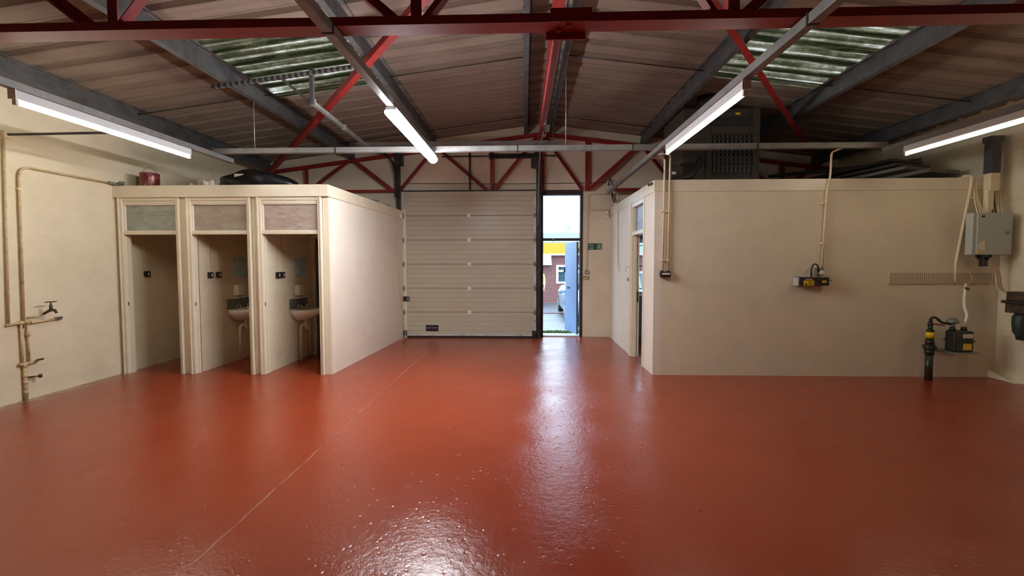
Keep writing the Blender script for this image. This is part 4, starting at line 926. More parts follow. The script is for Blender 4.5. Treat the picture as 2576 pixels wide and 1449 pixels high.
MB().box(6.16, 6.215, y-0.05, y-0.001, 2.5, 2.53).build('saddle', M['cream_pipe'], t)
t = thing('gas_outlet_pipe', 'white crooked pipe rising from the gas meter to the cable tray', 'pipe', (6.1, 5.9, 0.75))
MB().tube([(6.16, y-0.035, 1.33), (6.13, y-0.05, 1.1), (6.115, y-0.07, 1.0), (6.10, 5.92, 0.90), (5.985, 5.845, 0.74)], 0.017, bend=0.05).build('pipe_run', M['white_plastic'], t)
MB().cyl((6.15, y-0.04, 1.27), (6.15, y-0.08, 1.25), 0.016, n=10).build('test_nipple', M['brass'], t)

# gas meter
t = thing('gas_meter', 'black gas meter with yellow label on a wall shelf', 'gas meter', (5.86, 5.83, 0.40))
b = MB(); 
prof2 = [(5.79, 0.425), (5.82, 0.415), (6.01, 0.415), (6.04, 0.425), (6.04, 0.68), (6.02, 0.70), (5.81, 0.70), (5.79, 0.68)]
b.prism(prof2, 5.76, 5.90, 'y'); bd = b.build('casing', M['gas_black'], t, bevel=0.02)
MB().box(5.78, 6.05, 5.75, 5.91, 0.555, 0.572).build('seam_flange', M['gas_black'], t, bevel=0.004)
MB().box(5.895, 6.02, 5.753, 5.76, 0.605, 0.66).build('dial_label', M['label_white'], t)
lb = MB().box(5.90, 6.005, 5.753, 5.76, 0.445, 0.53).build('yellow_label', M['label_yellow'], t)
for xx in (5.835, 5.985): MB().cyl((xx, 5.845, 0.70), (xx, 5.845, 0.745), 0.036, 0.028, n=14).build('union_nut', M['black'], t)
MB().cyl((5.835, 5.845, 0.74), (5.835, 5.845, 0.80), 0.022).lathe([(0.0, 0.785), (0.03, 0.785), (0.068, 0.81), (0.062, 0.83), (0.025, 0.87), (0.0, 0.872)], (5.835, 5.845, 0)).build('regulator', M['grey_metal'], t)
MB().box(5.72, 6.10, 5.74, OF, 0.395, 0.412).build('shelf', M['grey_metal'], t)
t = thing('gas_riser', 'thick dark gas pipe with yellow band rising from the floor', 'pipe', (5.55, 5.87, 0))
g = (5.565, 5.87)
MB().cyl((*g, 0), (*g, 0.36), 0.042).build('riser', M['gas_pipe'], t)
MB().cyl((*g, 0.36), (*g, 0.43), 0.052, n=12).cyl((*g, 0.43), (*g, 0.47), 0.06, 0.078, n=16).cyl((*g, 0.47), (*g, 0.50), 0.078, 0.05, n=16).cyl((*g, 0.50), (*g, 0.56), 0.048, n=8).cyl((*g, 0.56), (*g, 0.59), 0.038).cyl((*g, 0.67), (*g, 0.70), 0.044, n=8).build('union', M['gas_pipe'], t)
MB().cyl((*g, 0.59), (*g, 0.67), 0.047).build('yellow_band', M['label_yellow'], t)
MB().cyl((*g, 0.70), (*g, 0.76), 0.026).cyl((*g, 0.76), (*g, 0.80), 0.030, n=8).cyl((*g, 0.80), (*g, 0.85), 0.02).build('valve', M['gas_pipe'], t)
MB().bar((g[0]+0.02, g[1]-0.03, 0.785), (g[0]+0.15, g[1]-0.04, 0.765), 0.012, 0.02).build('lever', M['red_lever'], t)
MB().tube([(*g, 0.84), (g[0]+0.02, g[1], 0.875), (g[0]+0.08, g[1], 0.865), (g[0]+0.13, g[1]-0.01, 0.80), (5.835-0.02, 5.845, 0.785)], 0.016, bend=0.04).build('hose', M['gas_pipe'], t)

# grey cabinet and cables
t = thing('electrical_cabinet', 'square grey electrical cabinet with blank door in the right corner', 'electrical cabinet', (6.26, 5.85, 1.72))
bd = MB().box(6.01, 6.50, 5.815, 5.91, 1.725, 2.29).build('casing', M['board_grey'], t, bevel=0.006)
dr = MB().box(6.055, 6.505, 5.797, 5.815, 1.73, 2.285).build('cabinet_door', M['board_grey'], t, bevel=0.004)
MB().cyl((6.44, 5.797, 2.02), (6.44, 5.785, 2.02), 0.022, n=16).build('lock_knob', M['grey_metal'], dr)
MB().box(6.105, 6.14, 5.793, 5.797, 2.225, 2.25).build('maker_badge', M['black'], dr)
b = MB().hexa([(6.07, 5.793, 1.80), (6.06, 5.793, 1.86), (6.07, 5.797, 1.80), (6.06, 5.797, 1.86), (6.16, 5.793, 1.78), (6.15, 5.793, 1.92), (6.16, 5.797, 1.78), (6.15, 5.797, 1.92)]); b.build('torn_label', M['label_white'], dr)
MB().box(6.06, 6.13, 5.792, 5.797, 1.745, 1.775).build('yellow_label', M['label_yellow'], dr)
for xx in (6.17, 6.40): MB().box(xx, xx+0.04, 5.91, OF, 1.80, 2.22).build('bracket', M['grey_metal'], t)
MB().cyl((6.13, 5.86, 1.725), (6.13, 5.86, 1.69), 0.018).cyl((6.30, 5.86, 1.725), (6.30, 5.86, 1.69), 0.018).box(6.16, 6.26, 5.83, 5.89, 1.66, 1.725).build('gland', M['black'], t)
t = thing('vertical_trunking', 'upright trunking, grey above and cream below, over the grey cabinet', 'trunking', (6.36, 5.95, 2.29))
MB().box(6.335, 6.465, 5.93, 6.03, 2.84, 3.30).box(6.315, 6.485, 5.92, 6.04, 3.26, 3.34).build('upper_length', M['purlin'], t, bevel=0.003)
MB().box(6.34, 6.46, 5.932, 6.028, 2.60, 2.84).box(6.28, 6.36, 5.90, 5.96, 2.29, 2.60).build('lower_length', M['cream_pipe'], t, bevel=0.003)
t = thing('cabinet_cables', 'bunch of cream cables dropping into the top of the grey cabinet', 'cables', (6.3, 5.95, 2.29))
for i, (xa, xb) in enumerate(((6.20, 6.13), (6.22, 6.17), (6.24, 6.20), (6.45, 6.33), (6.47, 6.37), (6.52, 6.41), (6.56, 6.45))):
    MB().tube([(xa, OF-0.03, 2.78 if i < 3 else 2.62), (xa, OF-0.04, 2.60), ((xa+xb)/2, 5.95, 2.44), (xb, 5.88, 2.29)], 0.008, n=8, bend=0.05).build('cable', M['cream_pipe'] if i not in (3, 4) else M['black'], t)
t = thing('cabinet_tail_cables', 'curving cables looping from the cabinet foot to the right wall', 'cables', (6.3, 5.9, 1.2))
for i in range(4):
    o = 0.018*i
    MB().tube([(6.20+o*0.6, 5.86, 1.69), (6.22+o, 5.86, 1.58), (6.36+o, 5.87, 1.55), (6.44+o, 5.90, 1.45), (6.44+o*1.2, 5.90, 1.30), (6.50+o, 5.88, 1.22-o*0.3), (6.58, 5.84, 1.205-o*0.3)], 0.0075, n=8, bend=0.06).build('cable', M['rust_pipe'] if i % 2 else M['cream_pipe'], t)
MB().box(6.19, 6.25, 5.83, 5.90, 1.57, 1.70).build('cable_gland', M['black'], t, bevel=0.01)
tag(MB().tube([(6.12, OF-0.03, 1.66), (6.135, OF-0.03, 1.58), (6.20, OF-0.045, 1.47), (6.24, OF-0.045, 1.40), (6.20, OF-0.04, 1.33)], 0.006, n=8, bend=0.05).build('loose_cable', M['rust_pipe']), 'thin loose cable hanging over the perforated tray', 'cable')
# fitting cut by the right edge
t = thing('switchgear_fitting', 'dark brown and green fitting on the right wall, cut by the frame edge', 'fitting', (6.55, 5.75, 0.6))
MB().box(6.45, XR, 5.55, 5.84, 1.075, 1.115).build('shelf_bracket', M['black_steel'], t)
MB().box(6.49, XR, 5.58, 5.82, 1.115, 1.235).build('terminal_box', M['brown_box'], t, bevel=0.01)
MB().box(6.48, XR, 5.58, 5.82, 0.95, 1.075).build('lower_casing', M['brown_box'], t, bevel=0.008)
MB().lathe([(0, 0.60), (0.04, 0.60), (0.05, 0.66), (0.075, 0.70), (0.085, 0.80), (0.085, 0.90), (0.06, 0.945), (0, 0.95)], (6.545, 5.68, 0)).build('motor_body', M['motor_green'], t)
MB().box(6.59, XR, 5.62, 5.74, 0.72, 0.90).build('mounting_plate', M['black_steel'], t)
tag(MB().prism([(5.72, 0.0), (6.05, 0.0), (6.05, 0.10), (5.95, 0.07), (5.80, 0.02)], XR-0.10, XR-0.0, 'x').build('mortar_fillet', M['plaster'], bevel=0.01), 'rough cream mortar lump at the foot of the right corner', 'mortar')

# ------------------------------------------------------------------ on the office roof
t = thing('warm_air_heater', 'tall brown warm-air heater cabinet with louvred grille on the office roof', 'heater', (3.0, 7.05, OZ))
X0, X1, Y0, Y1 = 2.44, 3.60, 6.60, 7.5
b = MB().box(X0, X1, Y0+0.03, Y1, OZ-0.01, 3.99); b.build('cabinet', M['heater'], t, bevel=0.006)
MB().box(X0+0.36, X1-0.10, Y0, Y0+0.03, OZ+0.0, OZ+0.14).box(X0+0.36, X0+0.44, Y0, Y0+0.03, OZ+0.14, 3.62).box(X1-0.10, X1, Y0-0.005, Y0+0.03, OZ, 3.99).box(X0+0.44, X1-0.10, Y0, Y0+0.03, 3.60, 3.72).build('front_frame', M['heater'], t, bevel=0.004)
MB().box(X0+0.44, X1-0.10, Y0+0.022, Y0+0.03, OZ+0.16, 3.60).build('grille_back', M['black'], t)
for k in range(9):
    xx = X0+0.47+0.065*k
    MB().box(xx, xx+0.022, Y0+0.0, Y0+0.02, OZ+0.20, 3.58).build('louvre', M['grille_cell'], t)
b = MB()
for k in range(9): b.box(X0+0.44, X1-0.10, Y0-0.002, Y0+0.006, OZ+0.22+0.07*k, OZ+0.245+0.07*k)
b.build('cross_slats', M['black'], t)
MB().box(X0+0.42, X1-0.16, Y0+0.015, Y0+0.032, 3.74, 3.86).build('air_slot', M['black'], t)
MB().box(X0+0.80, X0+0.87, Y0+0.024, Y0+0.03, 3.90, 3.93).build('yellow_label', M['label_yellow'], t)
MB().cyl((2.98, 6.95, 3.99), (2.98, 6.95, rz_(2.98)+0.03), 0.19, n=28).cyl((2.98, 6.95, 4.12), (2.98, 6.95, 4.15), 0.205, n=28).build('flue', M['black_steel'], t)
t = thing('fuel_pump_box', 'dark box with pale sticker beside the heater', 'box', (2.6, 6.45, OZ))
MB().box(2.20, 2.42, 6.50, 6.75, OZ-0.01, OZ+0.30).build('casing', M['heater'], t, bevel=0.01)
MB().box(2.24, 2.30, 6.493, 6.5, OZ+0.17, OZ+0.21).build('sticker', M['label_white'], t)
t = thing('duct_hose', 'black ribbed hose sagging beside the heater on the office roof', 'hose', (2.4, 6.35, OZ))
P = [(2.15, 6.40, OZ+0.03), (2.3, 6.38, OZ+0.07), (2.5, 6.42, OZ+0.14), (2.62, 6.5, OZ+0.27), (2.68, 6.56, OZ+0.42)]
MB().tube(P, 0.045, n=14, bend=0.12, bs=6).build('hose', M['black'], t)
def board(cx, y0, y1, z, w, th, rz, mat, label, tilt=0.0):
    t = MB(); R = Matrix.Rotation(rz, 3, 'Z') @ Matrix.Rotation(tilt, 3, 'Y')
    t.box(cx-w/2, cx+w/2, y0, y1, z, z+th, rot=R, about=(cx, y0, z))
    return tag(t.build('stored_board', mat, bevel=0.003), label, 'board', 'boards stacked on the office roof')
for i, yy in enumerate((6.75, 8.3)):
    tag(MB().box(5.45, 6.35, yy, yy+0.10, OZ-0.01, OZ+0.13).build('timber_bearer', M['timber_dark'], bevel=0.004), ('nearer' if i == 0 else 'further')+' dark timber bearer under the stacked boards', 'timber', 'bearers under the boards')
board(6.20, 6.42, 8.85, OZ+0.145, 0.50, 0.055, math.radians(8), M['timber'], 'lowest pale-edged board of the stack on the office roof', 0.05)
board(6.02, 6.58, 8.90, OZ+0.215, 0.62, 0.05, math.radians(10), M['timber'], 'second board from the bottom of the office roof stack', 0.05)
board(5.92, 6.62, 8.90, OZ+0.285, 0.60, 0.04, math.radians(10), M['timber_dark'], 'third board from the bottom of the office roof stack, dark', 0.04)
board(5.86, 6.66, 8.85, OZ+0.355, 0.60, 0.04, math.radians(10), M['timber_dark'], 'topmost dark board of the office roof stack', 0.04)
tag(MB().tube([(4.9, 8.6, OZ+0.55), (5.6, 7.6, OZ+0.46), (6.2, 6.8, OZ+0.42)], 0.035, n=12).build('plastic_pipe', M['timber_dark']), 'dark plastic pipe lying across the top of the board stack', 'pipe')

# ------------------------------------------------------------------ lighting trunking and lamps
def trunk(x0, x1, y0, y1, z0, z1, label, joints=()):
    t = thing('lighting_trunking', label, 'trunking', ((x0+x1)/2, (y0+y1)/2, z0), group='grey lighting trunking')
    MB().box(x0, x1, y0, y1, z0, z1).build('channel', M['trunk'], t, bevel=0.003)
    along_x = (x1-x0) > (y1-y0)
    for j in joints:
        e = 0.004
        b = MB().box(j-0.008, j+0.008, y0-e, y1+e, z0-e, z1+e) if along_x else MB().box(x0-e, x1+e, j-0.008, j+0.008, z0-e, z1+e)
        b.build('joint_sleeve', M['black_steel'], t)
    return t
TZ = 3.075
ROWS = [(-4.25, 6.0, 'grey trunking run above the left tube lamp'), (-1.24, 5.66, 'grey trunking run above the wide bright lamp'),
        (1.75, 8.88, 'grey trunking run above the centre-right tube lamp reaching the far wall'), (4.74, 5.72, 'grey trunking run above the far right tube lamp')]
for x, ye, lab in ROWS: trunk(x-0.032, x+0.032, YF+0.5, ye, TZ, TZ+0.065, lab, (2.66,) if abs(x) < 2 else ())
trunk(-4.32, 4.79, 5.72, 5.79, TZ+0.07, TZ+0.14, 'grey cross trunking linking the four lamp rows', (-2.6, -0.1, 1.45, 3.1))
trunk(-3.45, 0.66, 8.22, 8.30, 3.93, 4.0, 'short grey channel hung high in front of the far gable')
for (x, y, z0, z1, lab) in ((-3.745, 5.755, TZ+0.14, pz(-3.745)+0.005, 'thin steel hanger holding the left end of the cross trunking'), (0.555, 5.755, TZ+0.14, pz(0.555)+0.005, 'thin steel hanger holding the cross trunking below the ridge'),
                            (-1.94, 8.26, 4.0, pz(-1.94)+0.005, 'left hanger of the short high channel'), (0.555, 8.26, 4.0, pz(0.555)+0.005, 'right hanger of the short high channel')):
    tag(MB().cyl((x, y, z0-0.01), (x, y, z1), 0.006, n=8).build('hanger_rod', M['galv']), lab, 'rod', 'trunking hangers')
def tube_lamp(x, y0, y1, mat, label, side=0.0):
    t = thing('fluorescent_batten', label, 'strip light', (x, (y0+y1)/2, 2.93), group='single-tube strip lights')
    zb = TZ
    MB().box(x-0.021, x+0.021, y0, y1, zb-0.078, zb-0.001).build('batten_body', M['lamp_body'], t, bevel=0.004)
    for yy in (y0+0.005, y1-0.03):
        MB().box(x-0.018, x+0.018, yy, yy+0.025, zb-0.125, zb-0.078).build('lamp_holder', M['white_plastic'], t, bevel=0.005)
    MB().box(x-0.034, x+0.034, y0-0.008, y0+0.0, zb-0.080, zb-0.001).build('end_cap', M['white_plastic'], t)
    MB().cyl((x, y0+0.03, zb-0.103), (x, y1-0.03, zb-0.103), 0.017, n=14).build('tube', mat, t)
    return t
tube_lamp(-4.25, 3.40, 5.24, LAMP['left'], 'lit single-tube strip light along the left wall')
tube_lamp(1.75, 3.42, 5.26, LAMP['mid'], 'lit single-tube strip light right of centre')
tube_lamp(4.74, 3.58, 5.42, LAMP['right'], 'lit single-tube strip light cut by the right frame edge')
t = thing('led_batten', 'wide bright white strip light left of centre', 'strip light', (-1.24, 4.7, 2.95))
MB().box(-1.29, -1.19, 3.885, 5.685, TZ-0.036, TZ-0.001).build('batten_body', M['lamp_body'], t, bevel=0.006)
b = MB(); prof3 = [(-1.24+0.060*math.cos(a), TZ-0.045+0.055*math.sin(a)) for a in [PI-0.12+(PI+0.24)*i/16 for i in range(17)]]
b.prism(prof3, 3.89, 5.68, 'y', smooth=True); b.build('diffuser', LAMP['led'], t)

# steel channel frame below the left rooflight
t = thing('channel_bracket', 'slotted steel channel frame hanging below the left rooflight', 'bracket', (-2.7, 5.2, 3.6))
MB().bar((-3.92, 5.2, 3.82), (-1.90, 5.2, 4.075), 0.045, 0.04).build('slotted_rail', M['slot_rail'], t)
MB().bar((-2.66, 5.24, 4.06), (-2.66, 5.24, 3.62), 0.045, 0.045, up=(1, 0, 0)).build('drop_leg', M['purlin'], t)
MB().bar((-2.66, 5.26, 3.64), (-2.80, 7.60, 3.70), 0.045, 0.045).build('long_arm', M['galv'], t)
MB().bar((-3.02, 5.20, 3.92), (-2.68, 5.26, 3.63), 0.032, 0.032).build('brace_arm', M['purlin'], t)
for p in ((-2.66, 5.265, 3.64), (-2.72, 6.3, 3.66)): MB().box(p[0]-0.03, p[0]+0.03, p[1]-0.012, p[1]+0.012, p[2]-0.03, p[2]+0.05).build('clamp_nut', M['galv'], t)

# ------------------------------------------------------------------ outside
GY = YB+0.25
def gz(y): return -0.02 - 0.034*(y-GY)
def ground(x0, x1, y0, y1, lift=0.0):
    b = MB(); n = 4
    P = lambda x, y, d: (x, y, gz(y)+lift-d)
    return b.hexa([P(x0, y0, 0.15), P(x0, y0, 0), P(x0, y1, 0.15), P(x0, y1, 0), P(x1, y0, 0.15), P(x1, y0, 0), P(x1, y1, 0.15), P(x1, y1, 0)])
struct(ground(-14, 16, GY, 22.5).build('road', M['tarmac']), 'pale wet forecourt outside the exit door', 'road')
struct(ground(-14, 16, 15.2, 21.0, 0.006).build('road', M['tarmac_dark']), 'darker strip of road before the brick building', 'road')
struct(ground(-14, 16, 15.0, 15.2, 0.03).build('kerb', M['kerb']), 'reddish kerb line at the edge of the road', 'kerb')
struct(ground(-1.5, 4.0, GY, GY+0.32, 0.01).build('path', M['concrete']), 'pale concrete apron outside the exit door', 'path')
b = MB(); rnd = random.Random(5)
for k in range(2600):
    gx, gy = rnd.uniform(0.0, 1.75), rnd.uniform(GY+0.30, GY+0.80); h = rnd.uniform(0.012, 0.05); a = rnd.uniform(0, PI); w = 0.006
    dx, dy = w*math.cos(a), w*math.sin(a); z = gz(gy)
    v = [b.bm.verts.new(q) for q in ((gx-dx, gy-dy, z), (gx+dx, gy+dy, z), (gx+rnd.uniform(-.02, .02), gy+rnd.uniform(-.02, .02), z+h))]; b._faces([b.bm.faces.new(v)])
tag(b.build('grass', M['grass'], recalc=False), 'mossy green strip of grass just outside the exit door', 'grass', kind='stuff')
# brick building opposite
BY = 21.6; BZ = gz(BY)
WX0, WX1 = 1.62, 3.2
t = thing('brick_building', 'red brick building with yellow fascia across the road', 'building', (2, BY, BZ))
MB().box(-12, WX0, BY, BY+6, BZ-0.3, 2.15).box(WX1, 14, BY, BY+6, BZ-0.3, 2.15).box(WX0, WX1, BY, BY+6, BZ-0.3, 0.55).box(WX0, WX1, BY, BY+6, 1.50, 2.15).build('brick_wall', M['brick_red'], t)
MB().box(-12.2, 4.4, BY-0.25, BY+0.1, 2.07, 2.62).build('fascia', M['yellow'], t)
MB().box(4.4, 14.2, BY-0.25, BY+0.1, 2.07, 2.62).build('fascia', M['car'], t)
MB().box(-12.2, 14.2, BY-0.27, BY+0.0, 2.00, 2.07).build('soffit_trim', M['upvc'], t)
b = MB().hexa([(-12.2, BY-0.2, 2.62), (-12.2, BY-0.2, 2.66), (-12.2, BY+9, 3.75), (-12.2, BY+9, 3.8), (14.2, BY-0.2, 2.62), (14.2, BY-0.2, 2.66), (14.2, BY+9, 3.75), (14.2, BY+9, 3.8)]); b.build('roof', M['pale_roof'], t)
w = MB().box(WX0, WX1, BY-0.03, BY+0.08, 0.55, 0.64).box(WX0, WX1, BY-0.03, BY+0.08, 1.41, 1.50).box(WX0, WX0+0.11, BY-0.03, BY+0.08, 0.64, 1.41).box(WX1-0.10, WX1, BY-0.03, BY+0.08, 0.64, 1.41).box(WX0+0.11, WX1-0.10, BY-0.03, BY+0.08, 1.15, 1.24).build('window_frame', M['upvc'], t)
MB().box(WX0+0.11, WX1-0.10, BY+0.03, BY+0.04, 0.64, 1.15).build('pane', M['dark_glass'], w); MB().box(WX0+0.11, WX1-0.10, BY+0.03, BY+0.04, 1.24, 1.41).build('pane', M['dark_glass'], w)
tag(MB().prism([(0.6, 1.50), (1.37, 1.50), (1.33, 2.0), (0.6, 2.0)], BY-0.32, BY-0.02, 'y').build('wall_sign', M['upvc']), 'blank white box sign on the brick building', 'sign')
def winter_tree(x, y, seed, label):
    rnd = random.Random(seed); b = MB(); z0 = gz(22)
    def grow(p, d, l, r, k):
        q = p+d*l; b.tube([p, (p+q)/2+Vector((rnd.uniform(-.05, .05)*l, 0, 0)), q], [r, r*0.85, r*0.7], n=5)
        if k == 0: return
        for _ in range(3):
            nd = (d+Vector((rnd.uniform(-.6, .6), rnd.uniform(-.6, .6), rnd.uniform(-.05, .45)))).normalized(); grow(q, nd, l*rnd.uniform(.6, .8), r*0.65, k-1)
    grow(Vector((x, y, z0)), Vector((0, 0, 1)), 2.1, 0.12, 4)
    return tag(b.build('bare_tree', M['twig']), label, 'tree', 'bare trees behind the brick building')
winter_tree(2.1, 32.0, 1, 'bare winter tree seen left through the glass above the exit')
winter_tree(4.0, 34.0, 2, 'bare winter tree further right behind the brick building')

# cars -------------------------------------------------------------------------
def car(loc, label):
    t = thing('parked_car', label, 'car', loc, group='cars parked outside')
    X, Y, Z = loc
    W = 0.86; b = MB(); secs = []
    # front-to-back stations: (y, half width, belt z, roof z or None, roof half width)
    st = [(0.0, 0.62, 0.62, 0.40), (0.10, 0.78, 0.70, 0.28), (0.5, 0.85, 0.80, 0.22), (1.05, 0.86, 0.90, 0.20), (1.2, 0.86, 0.93, 0.20), (2.4, 0.87, 0.94, 0.20), (3.3, 0.86, 0.95, 0.22), (3.75, 0.82, 0.93, 0.26), (3.95, 0.72, 0.80, 0.36)]
    rings = []
    for yy, hw, top, bot in st:
        pr = [(-hw*0.92, bot), (-hw, bot+0.10), (-hw*1.0, (top+bot)/2), (-hw*0.94, top-0.05), (-hw*0.82, top), (0, top+0.03), (hw*0.82, top), (hw*0.94, top-0.05), (hw, (top+bot)/2), (hw, bot+0.10), (hw*0.92, bot)]
        rings.append([b.bm.verts.new((X+px, Y+yy, Z+z)) for px, z in pr])
    for A, B in zip(rings, rings[1:]):
        for i in range(len(A)): b._faces([b.bm.faces.new((A[i], A[(i+1) % len(A)], B[(i+1) % len(A)], B[i]))], True)
    b._faces([b.bm.faces.new(rings[0]), b.bm.faces.new(rings[-1])], False); b.build('body_shell', M['car'], t)
    cab = [(1.05, 0.70, 0.92), (1.75, 0.60, 1.40), (2.3, 0.60, 1.46), (3.1, 0.58, 1.42), (3.75, 0.64, 0.95)]
    b = MB(); rr = []
    for yy, hw, z in cab: rr.append([b.bm.verts.new((X+s*(hw-0.06 if k else 0.63), Y+yy, Z+(z if k else 0.90))) for s, k in ((-1, 0), (-1, 1), (1, 1), (1, 0))])
    for A, B in zip(rr, rr[1:]):
        for i in range(3): b._faces([b.bm.faces.new((A[i], A[i+1], B[i+1], B[i]))])
    b.build('glasshouse', M['dark_glass'], t)
    b = MB(); b.hexa([(X-0.60, Y+1.75, Z+1.405), (X-0.55, Y+1.78, Z+1.45), (X-0.58, Y+3.1, Z+1.425), (X-0.52, Y+3.05, Z+1.47), (X+0.60, Y+1.75, Z+1.405), (X+0.55, Y+1.78, Z+1.45), (X+0.58, Y+3.1, Z+1.425), (X+0.52, Y+3.05, Z+1.47)]); b.build('roof_panel', M['car'], t, bevel=0.02)
    for s in (-1, 1):
        MB().bar((X+s*0.62, Y+1.07, Z+0.92), (X+s*0.53, Y+1.75, Z+1.42), 0.06, 0.05).build('windscreen_pillar', M['car'], t)
        blob_ = MB(); bmesh.ops.create_uvsphere(blob_.bm, u_segments=14, v_segments=8, radius=1.0)
        for v in blob_.bm.verts: v.co = Vector((X+s*0.93+v.co.x*0.10, Y+1.25+v.co.y*0.07, Z+0.88+v.co.z*0.085))
        for f in blob_.bm.faces: f.smooth = True
        m = blob_.build('wing_mirror', M['car'], t)
        MB().bar((X+s*0.80, Y+1.25, Z+0.84), (X+s*0.88, Y+1.25, Z+0.86), 0.05, 0.04).build('mirror_stalk', M['black'], m)
        MB().hexa([(X+s*0.52, Y+0.01, Z+0.56), (X+s*0.52, Y+0.12, Z+0.68), (X+s*0.52, Y+0.10, Z+0.56), (X+s*0.52, Y+0.20, Z+0.68), (X+s*0.77, Y+0.08, Z+0.57), (X+s*0.78, Y+0.20, Z+0.68), (X+s*0.77, Y+0.2, Z+0.57), (X+s*0.78, Y+0.3, Z+0.68)]).build('headlamp', M['upvc'], t)
        for yy in (0.75, 3.2):
            wl = MB().lathe([(0.0, -0.10), (0.22, -0.10), (0.30, -0.085), (0.315, -0.05), (0.315, 0.05), (0.30, 0.085), (0.22, 0.10), (0.0, 0.10)], (X+s*0.78, Y+yy, Z+0.315), axis='x', n=28).build('wheel', M['tyre'], t)
            MB().lathe([(0.0, s*0.102), (0.19, s*0.102), (0.20, s*0.09)], (X+s*0.78, Y+yy, Z+0.315), axis='x', n=20).build('hub', M['grey_metal'], wl)
    MB().box(X-0.55, X+0.55, Y-0.005, Y+0.03, Z+0.40, Z+0.50).build('grille', M['black'], t)
    return t
c = car((2.06, 11.7, gz(12.5)), 'silver-blue car parked just outside behind the open exit door')
# the second car is seen through the office window
dup(c, (4.55, 13.2, gz(14)), 'silver-blue car seen through the barred office window')

# person in hi-vis -------------------------------------------------------------
def skin(name, mat, parent, verts, edges, radii, root=0, levels=2):
    me = bpy.data.meshes.new(name); W = wmat(parent)
    me.from_pydata([tuple(W.inverted() @ Vector(v)) for v in verts], edges, []); me.materials.append(mat)
    o = bpy.data.objects.new(name, me); COL.objects.link(o); o.parent = parent; WORLD[o.name] = W.copy()
    sk = o.modifiers.new('skin', 'SKIN'); sk.use_smooth_shade = True
    sd = me.skin_vertices[0].data if me.skin_vertices else None
    if sd is None:
        bm = bmesh.new(); bm.from_mesh(me); bm.verts.layers.skin.verify(); bm.to_mesh(me); bm.free(); sd = me.skin_vertices[0].data
    for i, r in enumerate(radii): sd[i].radius = (r, r) if isinstance(r, (int, float)) else r; sd[i].use_root = (i == root)
    o.modifiers.new('subdivision', 'SUBSURF').levels = levels; o.modifiers['subdivision'].render_levels = levels
    return o
px_, py_ = 0.61, 18.6; pzz = gz(py_)+0.006
t = thing('person', 'person in hi-vis jacket standing outside, half hidden by the door frame', 'person', (px_, py_, pzz))
def q(x, y, z): return (px_+x, py_+y, pzz+z)
V = [q(0, 0, 0.98), q(0, 0, 1.15), q(0, 0, 1.38), q(0, -0.01, 1.50), q(0, -0.02, 1.60), q(0, -0.03, 1.70)]
R = [(0.15, 0.11), (0.145, 0.11), (0.165, 0.11), 0.06, 0.08, 0.085]
Ed = [(0, 1), (1, 2), (2, 3), (3, 4), (4, 5)]
for s in (-1, 1):
    i = len(V); V += [q(s*0.20, 0, 1.41), q(s*0.25, 0.01, 1.13), q(s*0.25, -0.10, 0.90), q(s*0.24, -0.13, 0.82)]; R += [0.062, 0.048, 0.035, (0.04, 0.02)]; Ed += [(2, i), (i, i+1), (i+1, i+2), (i+2, i+3)]
    for k, (dx, dz, l) in enumerate(((-0.03, 0, 0.07), (-0.01, 0, 0.085), (0.01, 0, 0.08), (0.03, 0, 0.065))):
        j = len(V); V += [q(s*(0.24+dx), -0.14, 0.78), q(s*(0.24+dx), -0.15, 0.78-l)]; R += [0.010, 0.008]; Ed += [(i+3, j), (j, j+1)]
    j = len(V); V += [q(s*0.20, -0.17, 0.80), q(s*0.19, -0.19, 0.76)]; R += [0.012, 0.009]; Ed += [(i+3, j), (j, j+1)]
    i = len(V); V += [q(s*0.10, 0, 0.90), q(s*0.11, -0.01, 0.50), q(s*0.12, 0.01, 0.10), q(s*0.125, -0.10, 0.04)]; R += [0.088, 0.058, 0.042, 0.036]; Ed += [(0, i), (i, i+1), (i+1, i+2), (i+2, i+3)]
skin('body', M['skin'], t, V, Ed, R)
V = [q(0, 0, 0.92), q(0, 0, 1.15), q(0, 0, 1.40), q(0, 0, 1.47)]; R = [(0.19, 0.14), (0.185, 0.14), (0.19, 0.135), (0.10, 0.09)]; Ed = [(0, 1), (1, 2), (2, 3)]
for s in (-1, 1):
    i = len(V); V += [q(s*0.205, 0, 1.40), q(s*0.255, 0.01, 1.13), q(s*0.25, -0.09, 0.93)]; R += [0.08, 0.065, 0.052]; Ed += [(2, i), (i, i+1), (i+1, i+2)]
jk = skin('hi_vis_jacket', M['hivis'], t, V, Ed, R)
b = MB()
for z in (1.02, 1.18): b.lathe([(0.205, z), (0.205, z+0.05)], q(0, 0, 0), n=20)
for v in b.bm.verts: v.co.y = py_ + (v.co.y-py_)*0.76
b.build('reflective_band', M['reflect'], jk)
V = [q(0, 0, 0.98)]; R = [(0.165, 0.13)]; Ed = []
for s in (-1, 1):
    i = len(V); V += [q(s*0.10, 0, 0.88), q(s*0.11, -0.01, 0.50), q(s*0.12, 0.01, 0.08)]; R += [0.10, 0.078, 0.07]; Ed += [(0, i), (i, i+1), (i+1, i+2)]
skin('trousers', M['navy'], t, V, Ed, R)
b = MB(); bmesh.ops.create_uvsphere(b.bm, u_segments=18, v_segments=12, radius=1.0)
for v in b.bm.verts: v.co = Vector(q(v.co.x*0.092, 0.008+v.co.y*0.10, 1.70+max(-0.02, v.co.z*0.115)))
for f in b.bm.faces: f.smooth = True
b.build('hair', M['hair'], t)
for s in (-1, 1): MB().cyl(q(s*0.03, -0.108, 1.665), q(s*0.03, -0.116, 1.665), 0.010, n=10).build('eye', M['hair'], t)
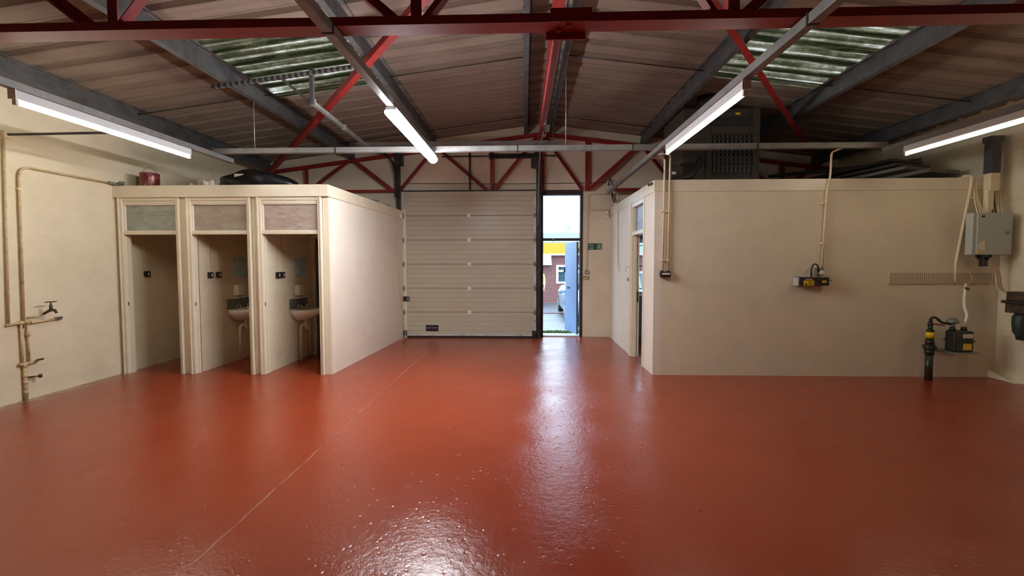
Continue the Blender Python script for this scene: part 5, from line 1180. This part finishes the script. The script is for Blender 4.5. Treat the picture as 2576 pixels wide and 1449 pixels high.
MB().tube([q(0, -0.10, 1.66), q(0, -0.13, 1.625), q(0, -0.105, 1.615)], [0.010, 0.015, 0.010], n=8).build('nose', M['skin'], t)
MB().box(px_-0.025, px_+0.025, py_-0.112, py_-0.104, pzz+1.585, pzz+1.593).build('mouth', M['label_red'], t)
for s in (-1, 1): MB().lathe([(0, 0), (0.055, 0), (0.06, 0.03), (0.055, 0.12), (0, 0.13)], q(s*0.12, -0.02, -0.0), n=16).box(px_+s*0.12-0.045, px_+s*0.12+0.045, py_-0.20, py_, pzz, pzz+0.075).build('boot', M['black'], t)

# ------------------------------------------------------------------ daylight
w = bpy.data.worlds.new('overcast_sky'); S.world = w; w.use_nodes = True
nt = w.node_tree; nt.nodes.clear()
out = nt.nodes.new('ShaderNodeOutputWorld'); bg = nt.nodes.new('ShaderNodeBackground')
bg.inputs[0].default_value = (0.60, 0.79, 1.0, 1); bg.inputs[1].default_value = 7.0
nt.links.new(bg.outputs[0], out.inputs[0])
def portal(name, loc, rot, sx, sy):
    l = bpy.data.lights.new(name, 'AREA'); l.shape = 'RECTANGLE'; l.size = sx; l.size_y = sy; l.cycles.is_portal = True
    o = bpy.data.objects.new(name, l); COL.objects.link(o); o.location = loc; o.rotation_euler = rot
portal('exit_daylight_portal', (0.80, YB+0.16, 1.55), (-PI/2, 0, 0), 0.80, 3.10)
portal('window_daylight_portal', (3.0, YB+0.24, 1.52), (-PI/2, 0, 0), 1.2, 1.2)
for s, xc in ((-1, -2.80), (1, 3.33)):
    portal('rooflight_portal', (xc, 5.45, rz_(xc)+0.10), (0, s*SL, 0), 1.85, 1.72)

# ------------------------------------------------------------------ camera
F = 1050.0; yaw, pitch, roll, sy = 0.0307, 0.0434, -0.0014, -18.3
cam = bpy.data.cameras.new('camera'); co = bpy.data.objects.new('camera', cam); COL.objects.link(co)
cy, sy_ = math.cos(yaw), math.sin(yaw); cp, sp = math.cos(pitch), math.sin(pitch)
Fw = Vector((-sy_*cp, cy*cp, -sp)); R0 = Vector((cy, sy_, 0)); U0 = R0.cross(Fw)
cr, sr = math.cos(roll), math.sin(roll)
Rr = R0*cr + U0*sr; Ur = U0*cr - R0*sr
mw = Matrix(((Rr.x, Ur.x, -Fw.x, 0), (Rr.y, Ur.y, -Fw.y, 0), (Rr.z, Ur.z, -Fw.z, 1.63), (0, 0, 0, 1)))
co.matrix_world = mw
cam.sensor_fit = 'HORIZONTAL'; cam.sensor_width = 36.0; cam.lens = 36.0*F/2576.0
cam.shift_x = 0.0; cam.shift_y = sy/2576.0
cam.clip_start = 0.05; cam.clip_end = 200
S.camera = co
S.view_settings.view_transform = 'Standard'; S.view_settings.look = 'None'; S.view_settings.gamma = 1.0
S.view_settings.use_curve_mapping = False; S.view_settings.exposure = 0.0
